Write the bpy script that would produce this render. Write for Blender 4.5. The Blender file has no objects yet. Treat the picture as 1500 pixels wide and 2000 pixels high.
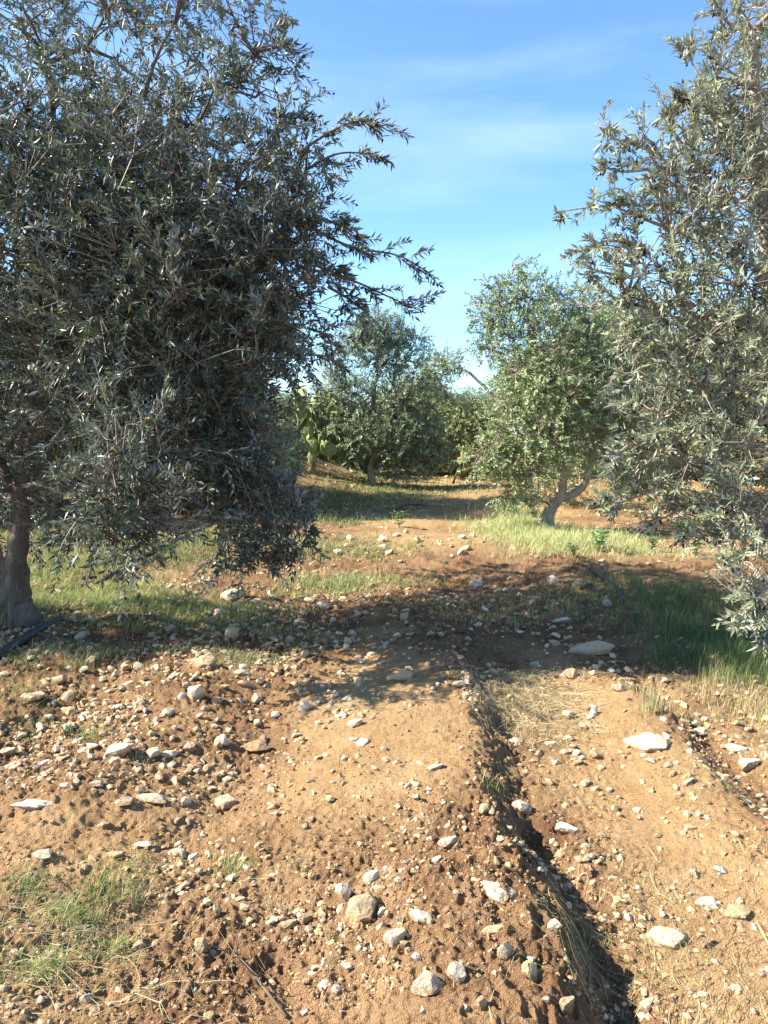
import bpy, math, random
import numpy as np
from mathutils import Vector, Matrix, noise as mnoise

# ------------------------------------------------------------------ camera, sky, sun, exposure
SC = bpy.context.scene
COL = SC.collection
R = math.radians
CAM_H = 1.55
PITCH = math.atan(150 / 1500)
FPX = 1500.0
cd = bpy.data.cameras.new('camera')
cam = bpy.data.objects.new('camera', cd)
COL.objects.link(cam)
cam.location = (0, 0, CAM_H)
cam.rotation_euler = (math.pi / 2 - PITCH, 0, 0)
cd.sensor_fit = 'VERTICAL'
cd.sensor_height = 24.0
cd.lens = 24.0 * FPX / 2000.0
cd.clip_start = 0.05
cd.clip_end = 12000
SC.camera = cam

SUN_EL, SUN_AZ = 37.0, -93.0          # azimuth from +Y, negative is to the left
world = bpy.data.worlds.new('World')
SC.world = world
world.use_nodes = True
wn = world.node_tree
bg = wn.nodes['Background']
sky = wn.nodes.new('ShaderNodeTexSky')
sky.sky_type = 'NISHITA'
sky.sun_disc = False
sky.sun_elevation = R(SUN_EL)
sky.sun_rotation = R(SUN_AZ)
sky.altitude = 200
sky.air_density = 1.0
sky.dust_density = 0.15
sky.ozone_density = 2.0
tc = wn.nodes.new('ShaderNodeTexCoord')
mp = wn.nodes.new('ShaderNodeMapping')
mp.inputs['Rotation'].default_value = (0.0, R(-14), R(20))
mp.inputs['Scale'].default_value = (1.1, 2.2, 7.0)
wn.links.new(tc.outputs['Generated'], mp.inputs['Vector'])
cn = wn.nodes.new('ShaderNodeTexNoise')
cn.inputs['Scale'].default_value = 1.6
cn.inputs['Detail'].default_value = 9
cn.inputs['Roughness'].default_value = 0.52
cn.inputs['Distortion'].default_value = 0.5
wn.links.new(mp.outputs['Vector'], cn.inputs['Vector'])
cr = wn.nodes.new('ShaderNodeMapRange')
cr.inputs['From Min'].default_value = 0.44
cr.inputs['From Max'].default_value = 0.80
cr.inputs['To Max'].default_value = 0.30
wn.links.new(cn.outputs['Fac'], cr.inputs['Value'])
cm = wn.nodes.new('ShaderNodeMix')
cm.data_type = 'RGBA'
cm.inputs['B'].default_value = (5.4, 6.4, 7.3, 1)
wn.links.new(cr.outputs['Result'], cm.inputs['Factor'])
st = wn.nodes.new('ShaderNodeMix'); st.data_type = 'RGBA'; st.blend_type = 'MULTIPLY'
st.inputs['Factor'].default_value = 1.0; st.inputs['B'].default_value = (0.92, 1.17, 1.34, 1)
wn.links.new(sky.outputs['Color'], st.inputs['A'])
wn.links.new(st.outputs['Result'], cm.inputs['A'])
wn.links.new(cm.outputs['Result'], bg.inputs['Color'])
bg.inputs['Strength'].default_value = 0.08

sl = bpy.data.lights.new('sun', 'SUN')
sl.energy = 5.0
sl.angle = R(0.53)
sl.color = (1.0, 0.94, 0.80)
sun = bpy.data.objects.new('sun', sl)
COL.objects.link(sun)
sd = Vector((math.cos(R(SUN_EL)) * math.sin(R(SUN_AZ)), math.cos(R(SUN_EL)) * math.cos(R(SUN_AZ)), math.sin(R(SUN_EL))))
sun.rotation_euler = sd.to_track_quat('Z', 'Y').to_euler()
sun.location = (-20, 0, 20)
SC.view_settings.view_transform = 'Standard'
SC.view_settings.look = 'None'
SC.view_settings.gamma = 1
SC.view_settings.use_curve_mapping = False
SC.view_settings.exposure = 1.62
SC.render.engine = 'CYCLES'
SC.cycles.max_bounces = 6
SC.cycles.diffuse_bounces = 3
SC.cycles.transmission_bounces = 3
SC.cycles.sample_clamp_indirect = 8

rng = np.random.default_rng(7)
random.seed(7)

# ------------------------------------------------------------------ camera geometry helpers
FW = np.array([0, math.cos(PITCH), -math.sin(PITCH)])
UP = np.array([0, math.sin(PITCH), math.cos(PITCH)])


def ray(px, py):
    return FW * FPX + np.array([px - 750.0, 0, 0]) + UP * (1000.0 - py)


def P(px, py, d):
    """the place seen at that direction, d metres ahead"""
    v = ray(px, py)
    return np.array([0, 0, CAM_H]) + v * (d / v[1])


# ------------------------------------------------------------------ noise and terrain
def vnoise(x, y, s=0):
    xi = np.floor(x).astype(np.int64); yi = np.floor(y).astype(np.int64)
    fx = x - xi; fy = y - yi
    u = fx * fx * fx * (fx * (fx * 6 - 15) + 10); v = fy * fy * fy * (fy * (fy * 6 - 15) + 10)

    def h(a, b):
        n = (a * 374761393 + b * 668265263 + s * 974711 + 1013904223) & 0x7fffffff
        n = ((n ^ (n >> 13)) * 1274126177) & 0x7fffffff
        n = ((n ^ (n >> 15)) * 1103515245) & 0x7fffffff
        return ((n ^ (n >> 16)) & 0xffff) / 32767.5 - 1.0
    a = h(xi, yi); b = h(xi + 1, yi); c = h(xi, yi + 1); d = h(xi + 1, yi + 1)
    return a + (b - a) * u + (c - a) * v + (a - b - c + d) * u * v


def fbm(x, y, f, o, s=0, g=0.5):
    t = 0; a = 1; n = 0
    for i in range(o):
        # turn each octave so the lattice never lines up
        c, q = math.cos(1.1 * i + s), math.sin(1.1 * i + s)
        t = t + a * vnoise((x * c - y * q) * f + 17.3 * i, (x * q + y * c) * f - 9.1 * i, s + i)
        n += a; a *= g; f *= 2.03
    return t / n


def ss(a, b, x):
    t = np.clip((x - a) / (b - a), 0, 1)
    return t * t * (3 - 2 * t)


def broad(x, y):
    z = 0.30 * ss(15, 23, y) + 0.05 * fbm(x, y, 0.25, 2, 3) * ss(3, 8, y)
    z = z + 0.80 * np.exp(-((x + 2.6) / 1.9) ** 2 - ((y - 20.5) / 1.7) ** 2)
    z = z + 0.42 * np.exp(-((x - 6.0) / 3.4) ** 2 - ((y - 18.0) / 1.4) ** 2)
    z = z + 0.12 * np.exp(-((x - 0.0) / 3.0) ** 2 - ((y - 10.6) / 1.5) ** 2)
    return z


def clod_shade_mask(x, y):
    """1 = dark crumbly soil, turned by the plough or darkened across the tree shade band, 0 = packed smooth soil"""
    wx = x + 0.07 * fbm(x, y, 0.7, 2, 11)
    m = 0.42 + 0.75 * fbm(x, y, 0.9, 3, 21)
    near = 1 - ss(5.2, 7.5, y)
    m = m + near * 0.75 * np.exp(-((wx - 0.60) / 0.16) ** 2) + near * 0.6 * np.exp(-((wx - 1.58) / 0.10) ** 2)
    m = m + near * 0.35 * np.exp(-((wx + 0.62) / 0.22) ** 2)
    m = m - near * 0.60 * np.exp(-((wx - 1.08) / 0.30) ** 2) - near * 0.5 * np.exp(-((wx + 0.02) / 0.33) ** 2) * ss(2.6, 3.4, y)
    m = m + 0.35 * ss(3.0, 4.2, y) * (1 - ss(-0.9, -0.3, x)) + 0.65 * ss(4.7, 5.6, y) * (1 - ss(8.5, 10, y))  # last term paints the tree shade across the track into the soil
    m = m - near * 0.28 * np.exp(-((wx - 0.05) / 0.35) ** 2) * (1 - ss(2.6, 3.2, y))
    return np.clip(m, 0, 1)


def rows(x, y):
    wob = 0.05 * fbm(x * 0.3, y, 0.8, 2, 5) + 0.03 * fbm(x, y, 2.4, 2, 6)
    w = x + wob + 0.05 * fbm(x * .5, y, 3.1, 2, 16) * ss(2.2, 3.5, y) + 0.06 * fbm(x, y, 5.0, 3, 18)
    tr = 1 - 0.8 * ss(3.6, 5.0, y)
    n = 1 - 0.65 * ss(5.5, 8.0, y)
    z = 0.14 * ss(-0.62, 0.32, w) * (1 - ss(0.42, 0.61, w)) - 0.070 * tr * (0.75 + .7 * fbm(x, y, 2.6, 2, 19)) * np.exp(-((w - 0.66) / 0.062) ** 2)
    z = z + 0.085 * ss(1.05, 1.42, w) * (1 - ss(1.44, 1.60, w)) - 0.06 * np.exp(-((w - 1.66) / 0.075) ** 2)
    z = z + 0.07 * ss(1.9, 2.35, w) * (1 - ss(2.38, 2.58, w)) - 0.04 * np.exp(-((w - 2.65) / 0.09) ** 2)
    z = z + 0.075 * np.exp(-((w + 1.25) / 0.26) ** 2) - 0.05 * np.exp(-((w + 0.70) / 0.13) ** 2)
    z = z + 0.07 * np.exp(-((w + 2.25) / 0.3) ** 2) - 0.03 * np.exp(-((w + 1.75) / 0.14) ** 2)
    z = z * (0.75 + 0.5 * fbm(x, y, 1.1, 2, 8)) * (0.5 + 0.5 * tr)
    # low mounds across the rows where the plough was lifted
    z = z + 0.07 * np.exp(-((y - 5.1 - 0.25 * vnoise(x * 1.3, y * 0, 4)) / 0.28) ** 2) * (0.4 + 0.6 * vnoise(x * 1.7, y * 0, 9))
    z = z + 0.09 * np.exp(-((y - 6.75 - 0.2 * vnoise(x * 0.8, y * 0, 14)) / 0.35) ** 2) * ss(-1.0, 0.0, x) * (1 - ss(1.2, 2.5, x))
    return z * n


def ground_z(x, y, fine=True):
    x = np.asarray(x, float); y = np.asarray(y, float)
    fade = 1 - ss(30, 80, np.hypot(x, y))
    z = broad(x, y) + rows(x, y) * (1 - ss(9, 15, y)) + 0.055 * fbm(x, y, 0.8, 3, 1) * fade
    if fine:
        m = clod_shade_mask(x, y) * fade
        z = z + (0.014 + 0.022 * m) * fbm(x, y, 3.1, 3, 2) * fade
        b1 = 1 - np.abs(fbm(x, y, 11, 2, 31)) * 2.2
        b2 = 1 - np.abs(fbm(x, y, 27, 2, 41)) * 2.2
        z = z + (0.004 + 0.0105 * m) * b1 + (0.0038 + 0.0115 * m) * b2
        z = z + (0.0022 + 0.0085 * m) * fbm(x, y, 62, 2, 51) * (1 - ss(8, 14, y))
    return z


def on_ground(px, py):
    v = ray(px, py)
    v = v / v[1]
    d = np.linspace(1.3, 60, 9000)
    z = CAM_H + v[2] * d
    g = ground_z(v[0] * d, d)
    k = np.argmax(z < g)
    if k == 0:
        k = len(d) - 1
    return np.array([v[0] * d[k], d[k], g[k]])


# ------------------------------------------------------------------ mesh helpers
def mesh(name, V, polys, mats, attrs=None, smooth=False, colors=None):
    """polys = list of integer arrays (n, k)"""
    me = bpy.data.meshes.new(name)
    V = np.asarray(V, np.float32)
    me.vertices.add(len(V))
    me.vertices.foreach_set('co', V.ravel())
    polys = [np.asarray(p, np.int32) for p in polys if len(p)]
    loops = np.concatenate([p.ravel() for p in polys])
    sizes = np.concatenate([np.full(len(p), p.shape[1], np.int32) for p in polys])
    starts = np.concatenate([[0], np.cumsum(sizes)[:-1]]).astype(np.int32)
    me.loops.add(len(loops)); me.loops.foreach_set('vertex_index', loops)
    me.polygons.add(len(sizes)); me.polygons.foreach_set('loop_start', starts)
    try:
        me.polygons.foreach_set('loop_total', sizes)
    except Exception:
        pass
    me.polygons.foreach_set('use_smooth', np.full(len(sizes), smooth, bool))
    me.update(calc_edges=True)
    for k, a in (attrs or {}).items():
        at = me.attributes.new(k, 'FLOAT', 'POINT')
        at.data.foreach_set('value', np.asarray(a, np.float32))
    for k, a in (colors or {}).items():
        at = me.attributes.new(k, 'FLOAT_COLOR', 'POINT')
        at.data.foreach_set('color', np.asarray(a, np.float32).ravel())
    for m in (mats if isinstance(mats, (list, tuple)) else [mats]):
        me.materials.append(m)
    return me


def link(name, me, parent=None, loc=None, kind=None):
    o = bpy.data.objects.new(name, me)
    COL.objects.link(o)
    if parent is not None:
        o.parent = parent
    if loc is not None:
        o.location = loc
    if kind:
        o['kind'] = kind
    return o


def tag(o, label, cat=None, group=None, kind=None):
    o['label'] = label
    if cat: o['category'] = cat
    if group: o['group'] = group
    if kind: o['kind'] = kind
    return o


def empty(name, loc):
    o = bpy.data.objects.new(name, None)
    o.empty_display_size = 0.2
    o.location = [float(a) for a in loc]
    COL.objects.link(o)
    return o


def tube(points, radii, n=8, wob=0.0, seed=0):
    """closed tapering tube along points -> verts, quads, tris"""
    pts = np.asarray(points, float); rad = np.asarray(radii, float)
    tg = np.gradient(pts, axis=0); tg /= np.linalg.norm(tg, axis=1)[:, None] + 1e-9
    ref = np.array([0.13, 0.9, 0.2]) if abs(tg[0][1]) < 0.8 else np.array([1.0, 0.1, 0])
    V = []; ang = np.arange(n) * 2 * math.pi / n
    u = None
    for i in range(len(pts)):
        t = tg[i]
        u = (ref if u is None else u) - np.dot(ref if u is None else u, t) * t
        u /= np.linalg.norm(u) + 1e-9
        w = np.cross(t, u)
        r = np.full(n, rad[i])
        if wob:
            r = r * (1 + wob * np.array([mnoise.noise(Vector((math.cos(a) * 1.3 + seed, math.sin(a) * 1.3, i * 0.22 + seed))) for a in ang])
                     + wob * 0.6 * np.array([mnoise.noise(Vector((math.cos(a) * 4 + seed, math.sin(a) * 4, i * 0.6 - seed))) for a in ang]))
        V.append(pts[i] + r[:, None] * (np.cos(ang)[:, None] * u + np.sin(ang)[:, None] * w))
    V = np.concatenate(V)
    m = len(pts)
    i = np.arange(m - 1)[:, None] * n; j = np.arange(n)[None, :]; jn = (j + 1) % n
    Q = np.stack([i + j, i + jn, i + n + jn, i + n + j], -1).reshape(-1, 4)
    V = np.concatenate([V, pts[:1], pts[-1:]])
    a, b = len(V) - 2, len(V) - 1
    k = np.arange(n)
    T = np.concatenate([np.stack([np.full(n, a), (k + 1) % n, k], 1), np.stack([np.full(n, b), (m - 1) * n + k, (m - 1) * n + (k + 1) % n], 1)])
    return V, Q, T


class Pile:
    def __init__(s):
        s.V = []; s.Q = []; s.T = []; s.n = 0

    def add(s, V, Q=None, T=None):
        s.V.append(V)
        if Q is not None and len(Q): s.Q.append(Q + s.n)
        if T is not None and len(T): s.T.append(T + s.n)
        s.n += len(V)

    def mesh(s, name, mat, smooth=True):
        return mesh(name, np.concatenate(s.V), [np.concatenate(q) for q in (s.Q, s.T) if q], mat, smooth=smooth)


def spline(pts, n):
    pts = np.asarray(pts, float)
    if len(pts) == 2:
        t = np.linspace(0, 1, n)[:, None]
        return pts[0] * (1 - t) + pts[1] * t
    e = np.vstack([2 * pts[0] - pts[1], pts, 2 * pts[-1] - pts[-2]])
    out = []
    for t in np.linspace(0, len(pts) - 1 - 1e-6, n):
        i = int(t); f = t - i
        a, b, c, d = e[i], e[i + 1], e[i + 2], e[i + 3]
        out.append(0.5 * (2 * b + (c - a) * f + (2 * a - 5 * b + 4 * c - d) * f * f + (3 * b - a - 3 * c + d) * f ** 3))
    return np.array(out)


# ------------------------------------------------------------------ materials
def nodes(name, rough=0.8, spec=0.3):
    m = bpy.data.materials.new(name)
    m.use_nodes = True
    nt = m.node_tree
    b = nt.nodes['Principled BSDF']
    b.inputs['Roughness'].default_value = rough
    b.inputs['Specular IOR Level'].default_value = spec
    return m, nt, b


def N(nt, t, **kw):
    n = nt.nodes.new(t)
    for k, v in kw.items():
        k = k.replace('_', ' ')
        if k in n.inputs: n.inputs[k].default_value = v
        else: setattr(n, k.replace(' ', '_'), v)
    return n


def noise_n(nt, vec, scale, detail=4, rough=0.55):
    n = N(nt, 'ShaderNodeTexNoise', Scale=scale, Detail=detail, Roughness=rough)
    nt.links.new(vec, n.inputs['Vector'])
    return n.outputs['Fac']


def mapr(nt, v, a, b, c=0.0, d=1.0):
    n = nt.nodes.new('ShaderNodeMapRange')
    n.inputs['From Min'].default_value = a; n.inputs['From Max'].default_value = b
    n.inputs['To Min'].default_value = c; n.inputs['To Max'].default_value = d
    nt.links.new(v, n.inputs['Value'])
    return n.outputs['Result']


def mixc(nt, fac, a, b, mode='MIX'):
    n = nt.nodes.new('ShaderNodeMix')
    n.data_type = 'RGBA'; n.blend_type = mode
    for s, v in (('Factor', fac), ('A', a), ('B', b)):
        if isinstance(v, (tuple, list)): n.inputs[s].default_value = (*v, 1) if len(v) == 3 else v
        elif isinstance(v, (int, float)): n.inputs[s].default_value = v
        else: nt.links.new(v, n.inputs[s])
    return n.outputs['Result']


def attr(nt, name):
    n = nt.nodes.new('ShaderNodeAttribute'); n.attribute_name = name
    return n


def bump(nt, b, h, strength, dist):
    n = nt.nodes.new('ShaderNodeBump')
    n.inputs['Strength'].default_value = strength; n.inputs['Distance'].default_value = dist
    nt.links.new(h, n.inputs['Height']); nt.links.new(n.outputs['Normal'], b.inputs['Normal'])


def soil_material():
    m, nt, b = nodes('soil', 0.95, 0.12)
    tcn = nt.nodes.new('ShaderNodeTexCoord'); v = tcn.outputs['Object']
    n1 = mapr(nt, noise_n(nt, v, 1.6, 6, .6), 0.42, 0.64)
    n2 = mapr(nt, noise_n(nt, v, 5.0, 6, 0.6), 0.36, 0.66)
    n3 = noise_n(nt, v, 55, 5, 0.65)
    n4 = noise_n(nt, v, 190, 3, 0.6)
    clod_shade = attr(nt, 'clod_shade').outputs['Fac']
    packed = mixc(nt, n2, (0.385, 0.225, 0.102), (0.485, 0.310, 0.155))
    turned = mixc(nt, n2, (0.145, 0.072, 0.038), (0.29, 0.160, 0.082))  # dark soil colour, also deepens the shade band painted by the mask
    c = mixc(nt, mapr(nt, clod_shade, 0.15, 0.75), packed, turned)
    c = mixc(nt, mixf(nt, n1, 0.40), c, (0.48, 0.315, 0.165))
    far = attr(nt, 'litter').outputs['Fac']
    c = mixc(nt, mixf(nt, far, 1.0), c, mixc(nt, n2, (0.20, 0.17, 0.09), (0.34, 0.27, 0.15)))
    c = mixc(nt, mapr(nt, n3, 0.56, 0.70, 0, 0.5), c, (0.54, 0.38, 0.22))
    c = mixc(nt, mapr(nt, n3, 0.44, 0.32, 0, 0.45), c, (0.19, 0.095, 0.05))
    c = mixc(nt, mapr(nt, n4, 0.62, 0.72, 0, 0.5), c, (0.62, 0.50, 0.36))
    nt.links.new(c, b.inputs['Base Color'])
    add = nt.nodes.new('ShaderNodeMath'); add.operation = 'ADD'
    nt.links.new(n3, add.inputs[0]); nt.links.new(n4, add.inputs[1])
    bump(nt, b, add.outputs[0], 1.0, 0.018)
    return m


def mixf(nt, v, k):
    n = nt.nodes.new('ShaderNodeMath'); n.operation = 'MULTIPLY'; n.use_clamp = True
    nt.links.new(v, n.inputs[0]); n.inputs[1].default_value = k
    return n.outputs[0]


def stone_material(name, vertex=False):
    m, nt, b = nodes(name, 0.88, 0.25)
    tcn = nt.nodes.new('ShaderNodeTexCoord'); v = tcn.outputs['Object']
    if vertex:
        base = attr(nt, 'tone').outputs['Color']
        k = 60
    else:
        oi = nt.nodes.new('ShaderNodeObjectInfo'); base = oi.outputs['Color']
        k = 2.2
    n1 = noise_n(nt, v, k, 6, 0.65); n2 = noise_n(nt, v, k * 6, 4, 0.6)
    c = mixc(nt, mapr(nt, n1, 0.46, 0.66, 0, 0.6), base, (0.50, 0.35, 0.20))
    c = mixc(nt, mapr(nt, n2, 0.55, 0.75, 0, 0.5), c, (0.80, 0.70, 0.53))
    c = mixc(nt, mapr(nt, n2, 0.42, 0.30, 0, 0.5), c, (0.26, 0.19, 0.12))
    if not vertex:
        # soil caked round the foot of each stone
        sp = nt.nodes.new('ShaderNodeSeparateXYZ'); nt.links.new(v, sp.inputs[0])
        ad = nt.nodes.new('ShaderNodeMath'); ad.operation = 'ADD'
        nt.links.new(sp.outputs['Z'], ad.inputs[0]); nt.links.new(mapr(nt, noise_n(nt, v, 3.0, 5, .6), .3, .7, -.45, .45), ad.inputs[1])
        c = mixc(nt, mapr(nt, ad.outputs[0], 0.35, -0.15, 0, 0.85), c, (0.34, 0.19, 0.09))
    nt.links.new(c, b.inputs['Base Color'])
    bump(nt, b, n2 if vertex else n1, 0.9, 0.004 if vertex else 0.03)
    return m


def leaf_material(name, top, under, trans, rough=0.42):
    m, nt, b = nodes(name, rough, 0.32)
    g = nt.nodes.new('ShaderNodeNewGeometry')
    t = attr(nt, 'tint').outputs['Fac']
    ct = mixc(nt, t, [c * 0.62 for c in top], [min(1, c * 1.5) for c in top])
    cu = mixc(nt, t, [c * 0.75 for c in under], [min(1, c * 1.25) for c in under])
    c = mixc(nt, g.outputs['Backfacing'], ct, cu)
    c = mixc(nt, mapr(nt, t, 0.985, 0.99), c, (0.42, 0.28, 0.07))
    nt.links.new(c, b.inputs['Base Color'])
    tr = nt.nodes.new('ShaderNodeBsdfTranslucent')
    nt.links.new(mixc(nt, t, [x * 0.7 for x in trans], trans), tr.inputs['Color'])
    mx = nt.nodes.new('ShaderNodeMixShader'); mx.inputs['Fac'].default_value = 0.18
    nt.links.new(b.outputs[0], mx.inputs[1]); nt.links.new(tr.outputs[0], mx.inputs[2])
    nt.links.new(mx.outputs[0], nt.nodes['Material Output'].inputs['Surface'])
    return m


def bark_material(name, a, c2, sc=9.0):
    m, nt, b = nodes(name, 0.9, 0.2)
    tcn = nt.nodes.new('ShaderNodeTexCoord')
    mpn = nt.nodes.new('ShaderNodeMapping'); mpn.inputs['Scale'].default_value = (1, 1, 0.35)
    nt.links.new(tcn.outputs['Object'], mpn.inputs['Vector']); v = mpn.outputs['Vector']
    n1 = noise_n(nt, v, sc, 6, 0.65); n2 = noise_n(nt, v, sc * 7, 5, 0.65)
    c = mixc(nt, mapr(nt, n1, 0.38, 0.64), a, c2)
    c = mixc(nt, mapr(nt, n2, 0.50, 0.34, 0, 0.75), c, [x * 0.35 for x in a])
    nt.links.new(c, b.inputs['Base Color'])
    bump(nt, b, n2, 1.0, 0.02)
    return m


def plain(name, colour, rough=0.7, sc=20, var=0.35):
    m, nt, b = nodes(name, rough, 0.3)
    tcn = nt.nodes.new('ShaderNodeTexCoord')
    n1 = noise_n(nt, tcn.outputs['Object'], sc, 4, 0.6)
    c = mixc(nt, mapr(nt, n1, 0.35, 0.65), [x * (1 - var) for x in colour], [min(1, x * (1 + var)) for x in colour])
    nt.links.new(c, b.inputs['Base Color'])
    bump(nt, b, n1, 0.3, 0.004)
    return m


def grass_material():
    m, nt, b = nodes('grass_blades', 0.55, 0.25)
    col = attr(nt, 'tone').outputs['Color']
    nt.links.new(col, b.inputs['Base Color'])
    tr = nt.nodes.new('ShaderNodeBsdfTranslucent'); nt.links.new(col, tr.inputs['Color'])
    mx = nt.nodes.new('ShaderNodeMixShader'); mx.inputs['Fac'].default_value = 0.3
    nt.links.new(b.outputs[0], mx.inputs[1]); nt.links.new(tr.outputs[0], mx.inputs[2])
    nt.links.new(mx.outputs[0], nt.nodes['Material Output'].inputs['Surface'])
    return m


M_soil = soil_material()
M_stone = stone_material('limestone')
M_pebble = stone_material('pebble_stone', True)
M_grass = grass_material()
M_olive_l = leaf_material('olive_leaf_dark', (0.045, 0.063, 0.046), (0.25, 0.285, 0.285), (0.12, 0.15, 0.05), 0.42)  # left tree's shade is partly put into this darker, bluer leaf colour
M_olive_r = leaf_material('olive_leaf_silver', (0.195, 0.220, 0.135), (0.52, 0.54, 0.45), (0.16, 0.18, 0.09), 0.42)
M_olive_m = leaf_material('olive_leaf_green', (0.20, 0.285, 0.095), (0.32, 0.40, 0.21), (0.17, 0.24, 0.05), 0.38)
M_olive_f = leaf_material('olive_leaf_far', (0.20, 0.275, 0.115), (0.32, 0.39, 0.23), (0.15, 0.20, 0.07))
M_olive_y = leaf_material('leaf_yellowish_green', (0.25, 0.31, 0.09), (0.34, 0.39, 0.18), (0.24, 0.27, 0.05))
M_weed = leaf_material('weed_leaf', (0.10, 0.19, 0.06), (0.17, 0.26, 0.10), (0.15, 0.27, 0.05))
M_bark = bark_material('olive_bark', (0.20, 0.155, 0.12), (0.31, 0.26, 0.21))
M_bark_dark = bark_material('olive_bark_dark', (0.125, 0.095, 0.075), (0.20, 0.165, 0.135))
M_bark_pale = bark_material('olive_bark_pale', (0.36, 0.29, 0.22), (0.50, 0.42, 0.34))
M_twig = plain('twig_wood', (0.26, 0.21, 0.165), 0.8, 30)
M_fruit = plain('ripe_olive', (0.030, 0.018, 0.040), 0.3, 40, 0.5)
M_pipe = plain('black_polythene', (0.028, 0.034, 0.042), 0.45, 30, 0.4)
M_cactus = plain("cactus_green", (0.27, 0.31, 0.11), 0.55, 9, 0.3)
M_cactus_dark = plain('dark_cactus_green', (0.075, 0.10, 0.045), 0.6, 9, 0.3)  # darker pad green, mixed in by each plant's lightness
M_cactus_wood = plain('cactus_wood', (0.30, 0.20, 0.12), 0.85, 12, 0.3)
M_dead = plain('dead_wood', (0.12, 0.085, 0.06), 0.85, 25, 0.4)

# ------------------------------------------------------------------ the ground: one sheet
PATCH = []      # grassy spots (x, y, rx, ry, strength): also tint the soil with litter


def gspot(px, py, rx, ry, s):
    g = on_ground(px, py)
    PATCH.append((g[0], g[1], rx, ry, s))


for a in ((230, 1165, 1.0, 0.8, .8), (1080, 1045, 1.1, 1.8, .8), (1330, 1190, 0.9, 1.5, .9), (1430, 1270, 0.6, 0.8, .9), (720, 970, 2.0, 3.0, .9),
          (650, 1065, 1.0, 0.9, .5), (660, 1140, 0.6, 0.7, .7), (200, 1080, 2.0, 2.0, .7), (1030, 1400, 0.45, 0.45, .5), (200, 1760, 0.3, 0.2, .15)):
    gspot(*a)


def litter(x, y):
    t = np.zeros_like(x)
    for (a, b, rx, ry, s) in PATCH:
        t = np.maximum(t, s * np.exp(-((x - a) / rx) ** 2 - ((y - b) / ry) ** 2))
    t = np.maximum(t, 0.55 * ss(24, 40, y))
    return np.clip(t * (0.8 + 0.5 * fbm(x, y, 1.4, 2, 71)), 0, 1)


def build_ground():
    uf = np.linspace(-0.55, 0.55, 540)
    side = 0.58 + np.cumsum(np.geomspace(0.006, 14, 24))
    U = np.concatenate([-side[::-1], uf, side])
    t = np.linspace(0.96, 0.085, 640)
    yf = 1.55 / t                                     # from 1.5 m to 18 m
    yb = np.geomspace(yf[-1] * 1.02, 9000, 64)
    yn = np.array([-200, -60, -20, -8, -3, -1, 0, 0.7, 1.2])
    Y = np.concatenate([yn, yf, yb])
    sx = np.maximum(Y, 1.2)
    X = U[None, :] * sx[:, None]
    YY = np.broadcast_to(Y[:, None], X.shape)
    X = X.ravel(); YY = YY.ravel().copy()
    Z = ground_z(X, YY)
    n, m = len(Y), len(U)
    i = np.arange(n - 1)[:, None] * m; j = np.arange(m - 1)[None, :]
    Q = np.stack([i + j, i + j + 1, i + m + j + 1, i + m + j], -1).reshape(-1, 4)
    me = mesh('ground', np.stack([X, YY, Z], 1), [Q], M_soil, {'clod_shade': clod_shade_mask(X, YY), 'litter': litter(X, YY)}, smooth=True)
    o = link('ground', me, kind='structure')
    o['label'] = 'ploughed reddish brown stony soil of the olive grove with furrows'


build_ground()

# ------------------------------------------------------------------ stones
import bmesh


def ico(level):
    bm = bmesh.new(); bmesh.ops.create_icosphere(bm, subdivisions=level, radius=1.0)
    V = np.array([v.co[:] for v in bm.verts]); F = np.array([[v.index for v in f.verts] for f in bm.faces]); bm.free()
    return V, F


def rock_shape(level, seed, cuts=9, rough=0.12):
    r = np.random.default_rng(seed)
    V, F = ico(level)
    V = V.copy()
    for k in range(cuts):
        n = r.normal(size=3); n /= np.linalg.norm(n)
        d = r.uniform(0.46, 0.84)
        s = V @ n
        over = s > d
        V[over] -= np.outer((s[over] - d) * 0.94, n)
    off = Vector(tuple(r.uniform(-9, 9, 3)))
    for i in range(len(V)):
        p = Vector(V[i])
        V[i] *= 1 + rough * mnoise.noise(p * 1.6 + off) + rough * 0.55 * mnoise.noise(p * 4.2 + off) + (rough * 0.3 * mnoise.noise(p * 9 + off) if level > 2 else 0)
    V /= np.abs(V).max(axis=0)
    return V, F


BIG = [mesh('stone_shape', *(lambda a: (a[0], [a[1]]))(rock_shape(4, 100 + i, 22, 0.10)), M_stone, smooth=False) for i in range(10)]
MID = [mesh('stone_shape', *(lambda a: (a[0], [a[1]]))(rock_shape(3, 200 + i, 15, 0.12)), M_stone, smooth=False) for i in range(16)]
for me in BIG + MID:
    me.polygons.foreach_set('use_smooth', np.ones(len(me.polygons), bool))
    me.set_sharp_from_angle(angle=R(24))
TONES = {'pale': (0.64, 0.52, 0.37), 'white': (0.80, 0.71, 0.56), 'tan': (0.50, 0.36, 0.21), 'brown': (0.37, 0.23, 0.13), 'grey': (0.53, 0.45, 0.35),
         'pink': (0.55, 0.40, 0.28), 'yellow': (0.62, 0.48, 0.26), 'blue': (0.66, 0.68, 0.68), 'dark': (0.26, 0.18, 0.13)}
taken = []


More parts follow.
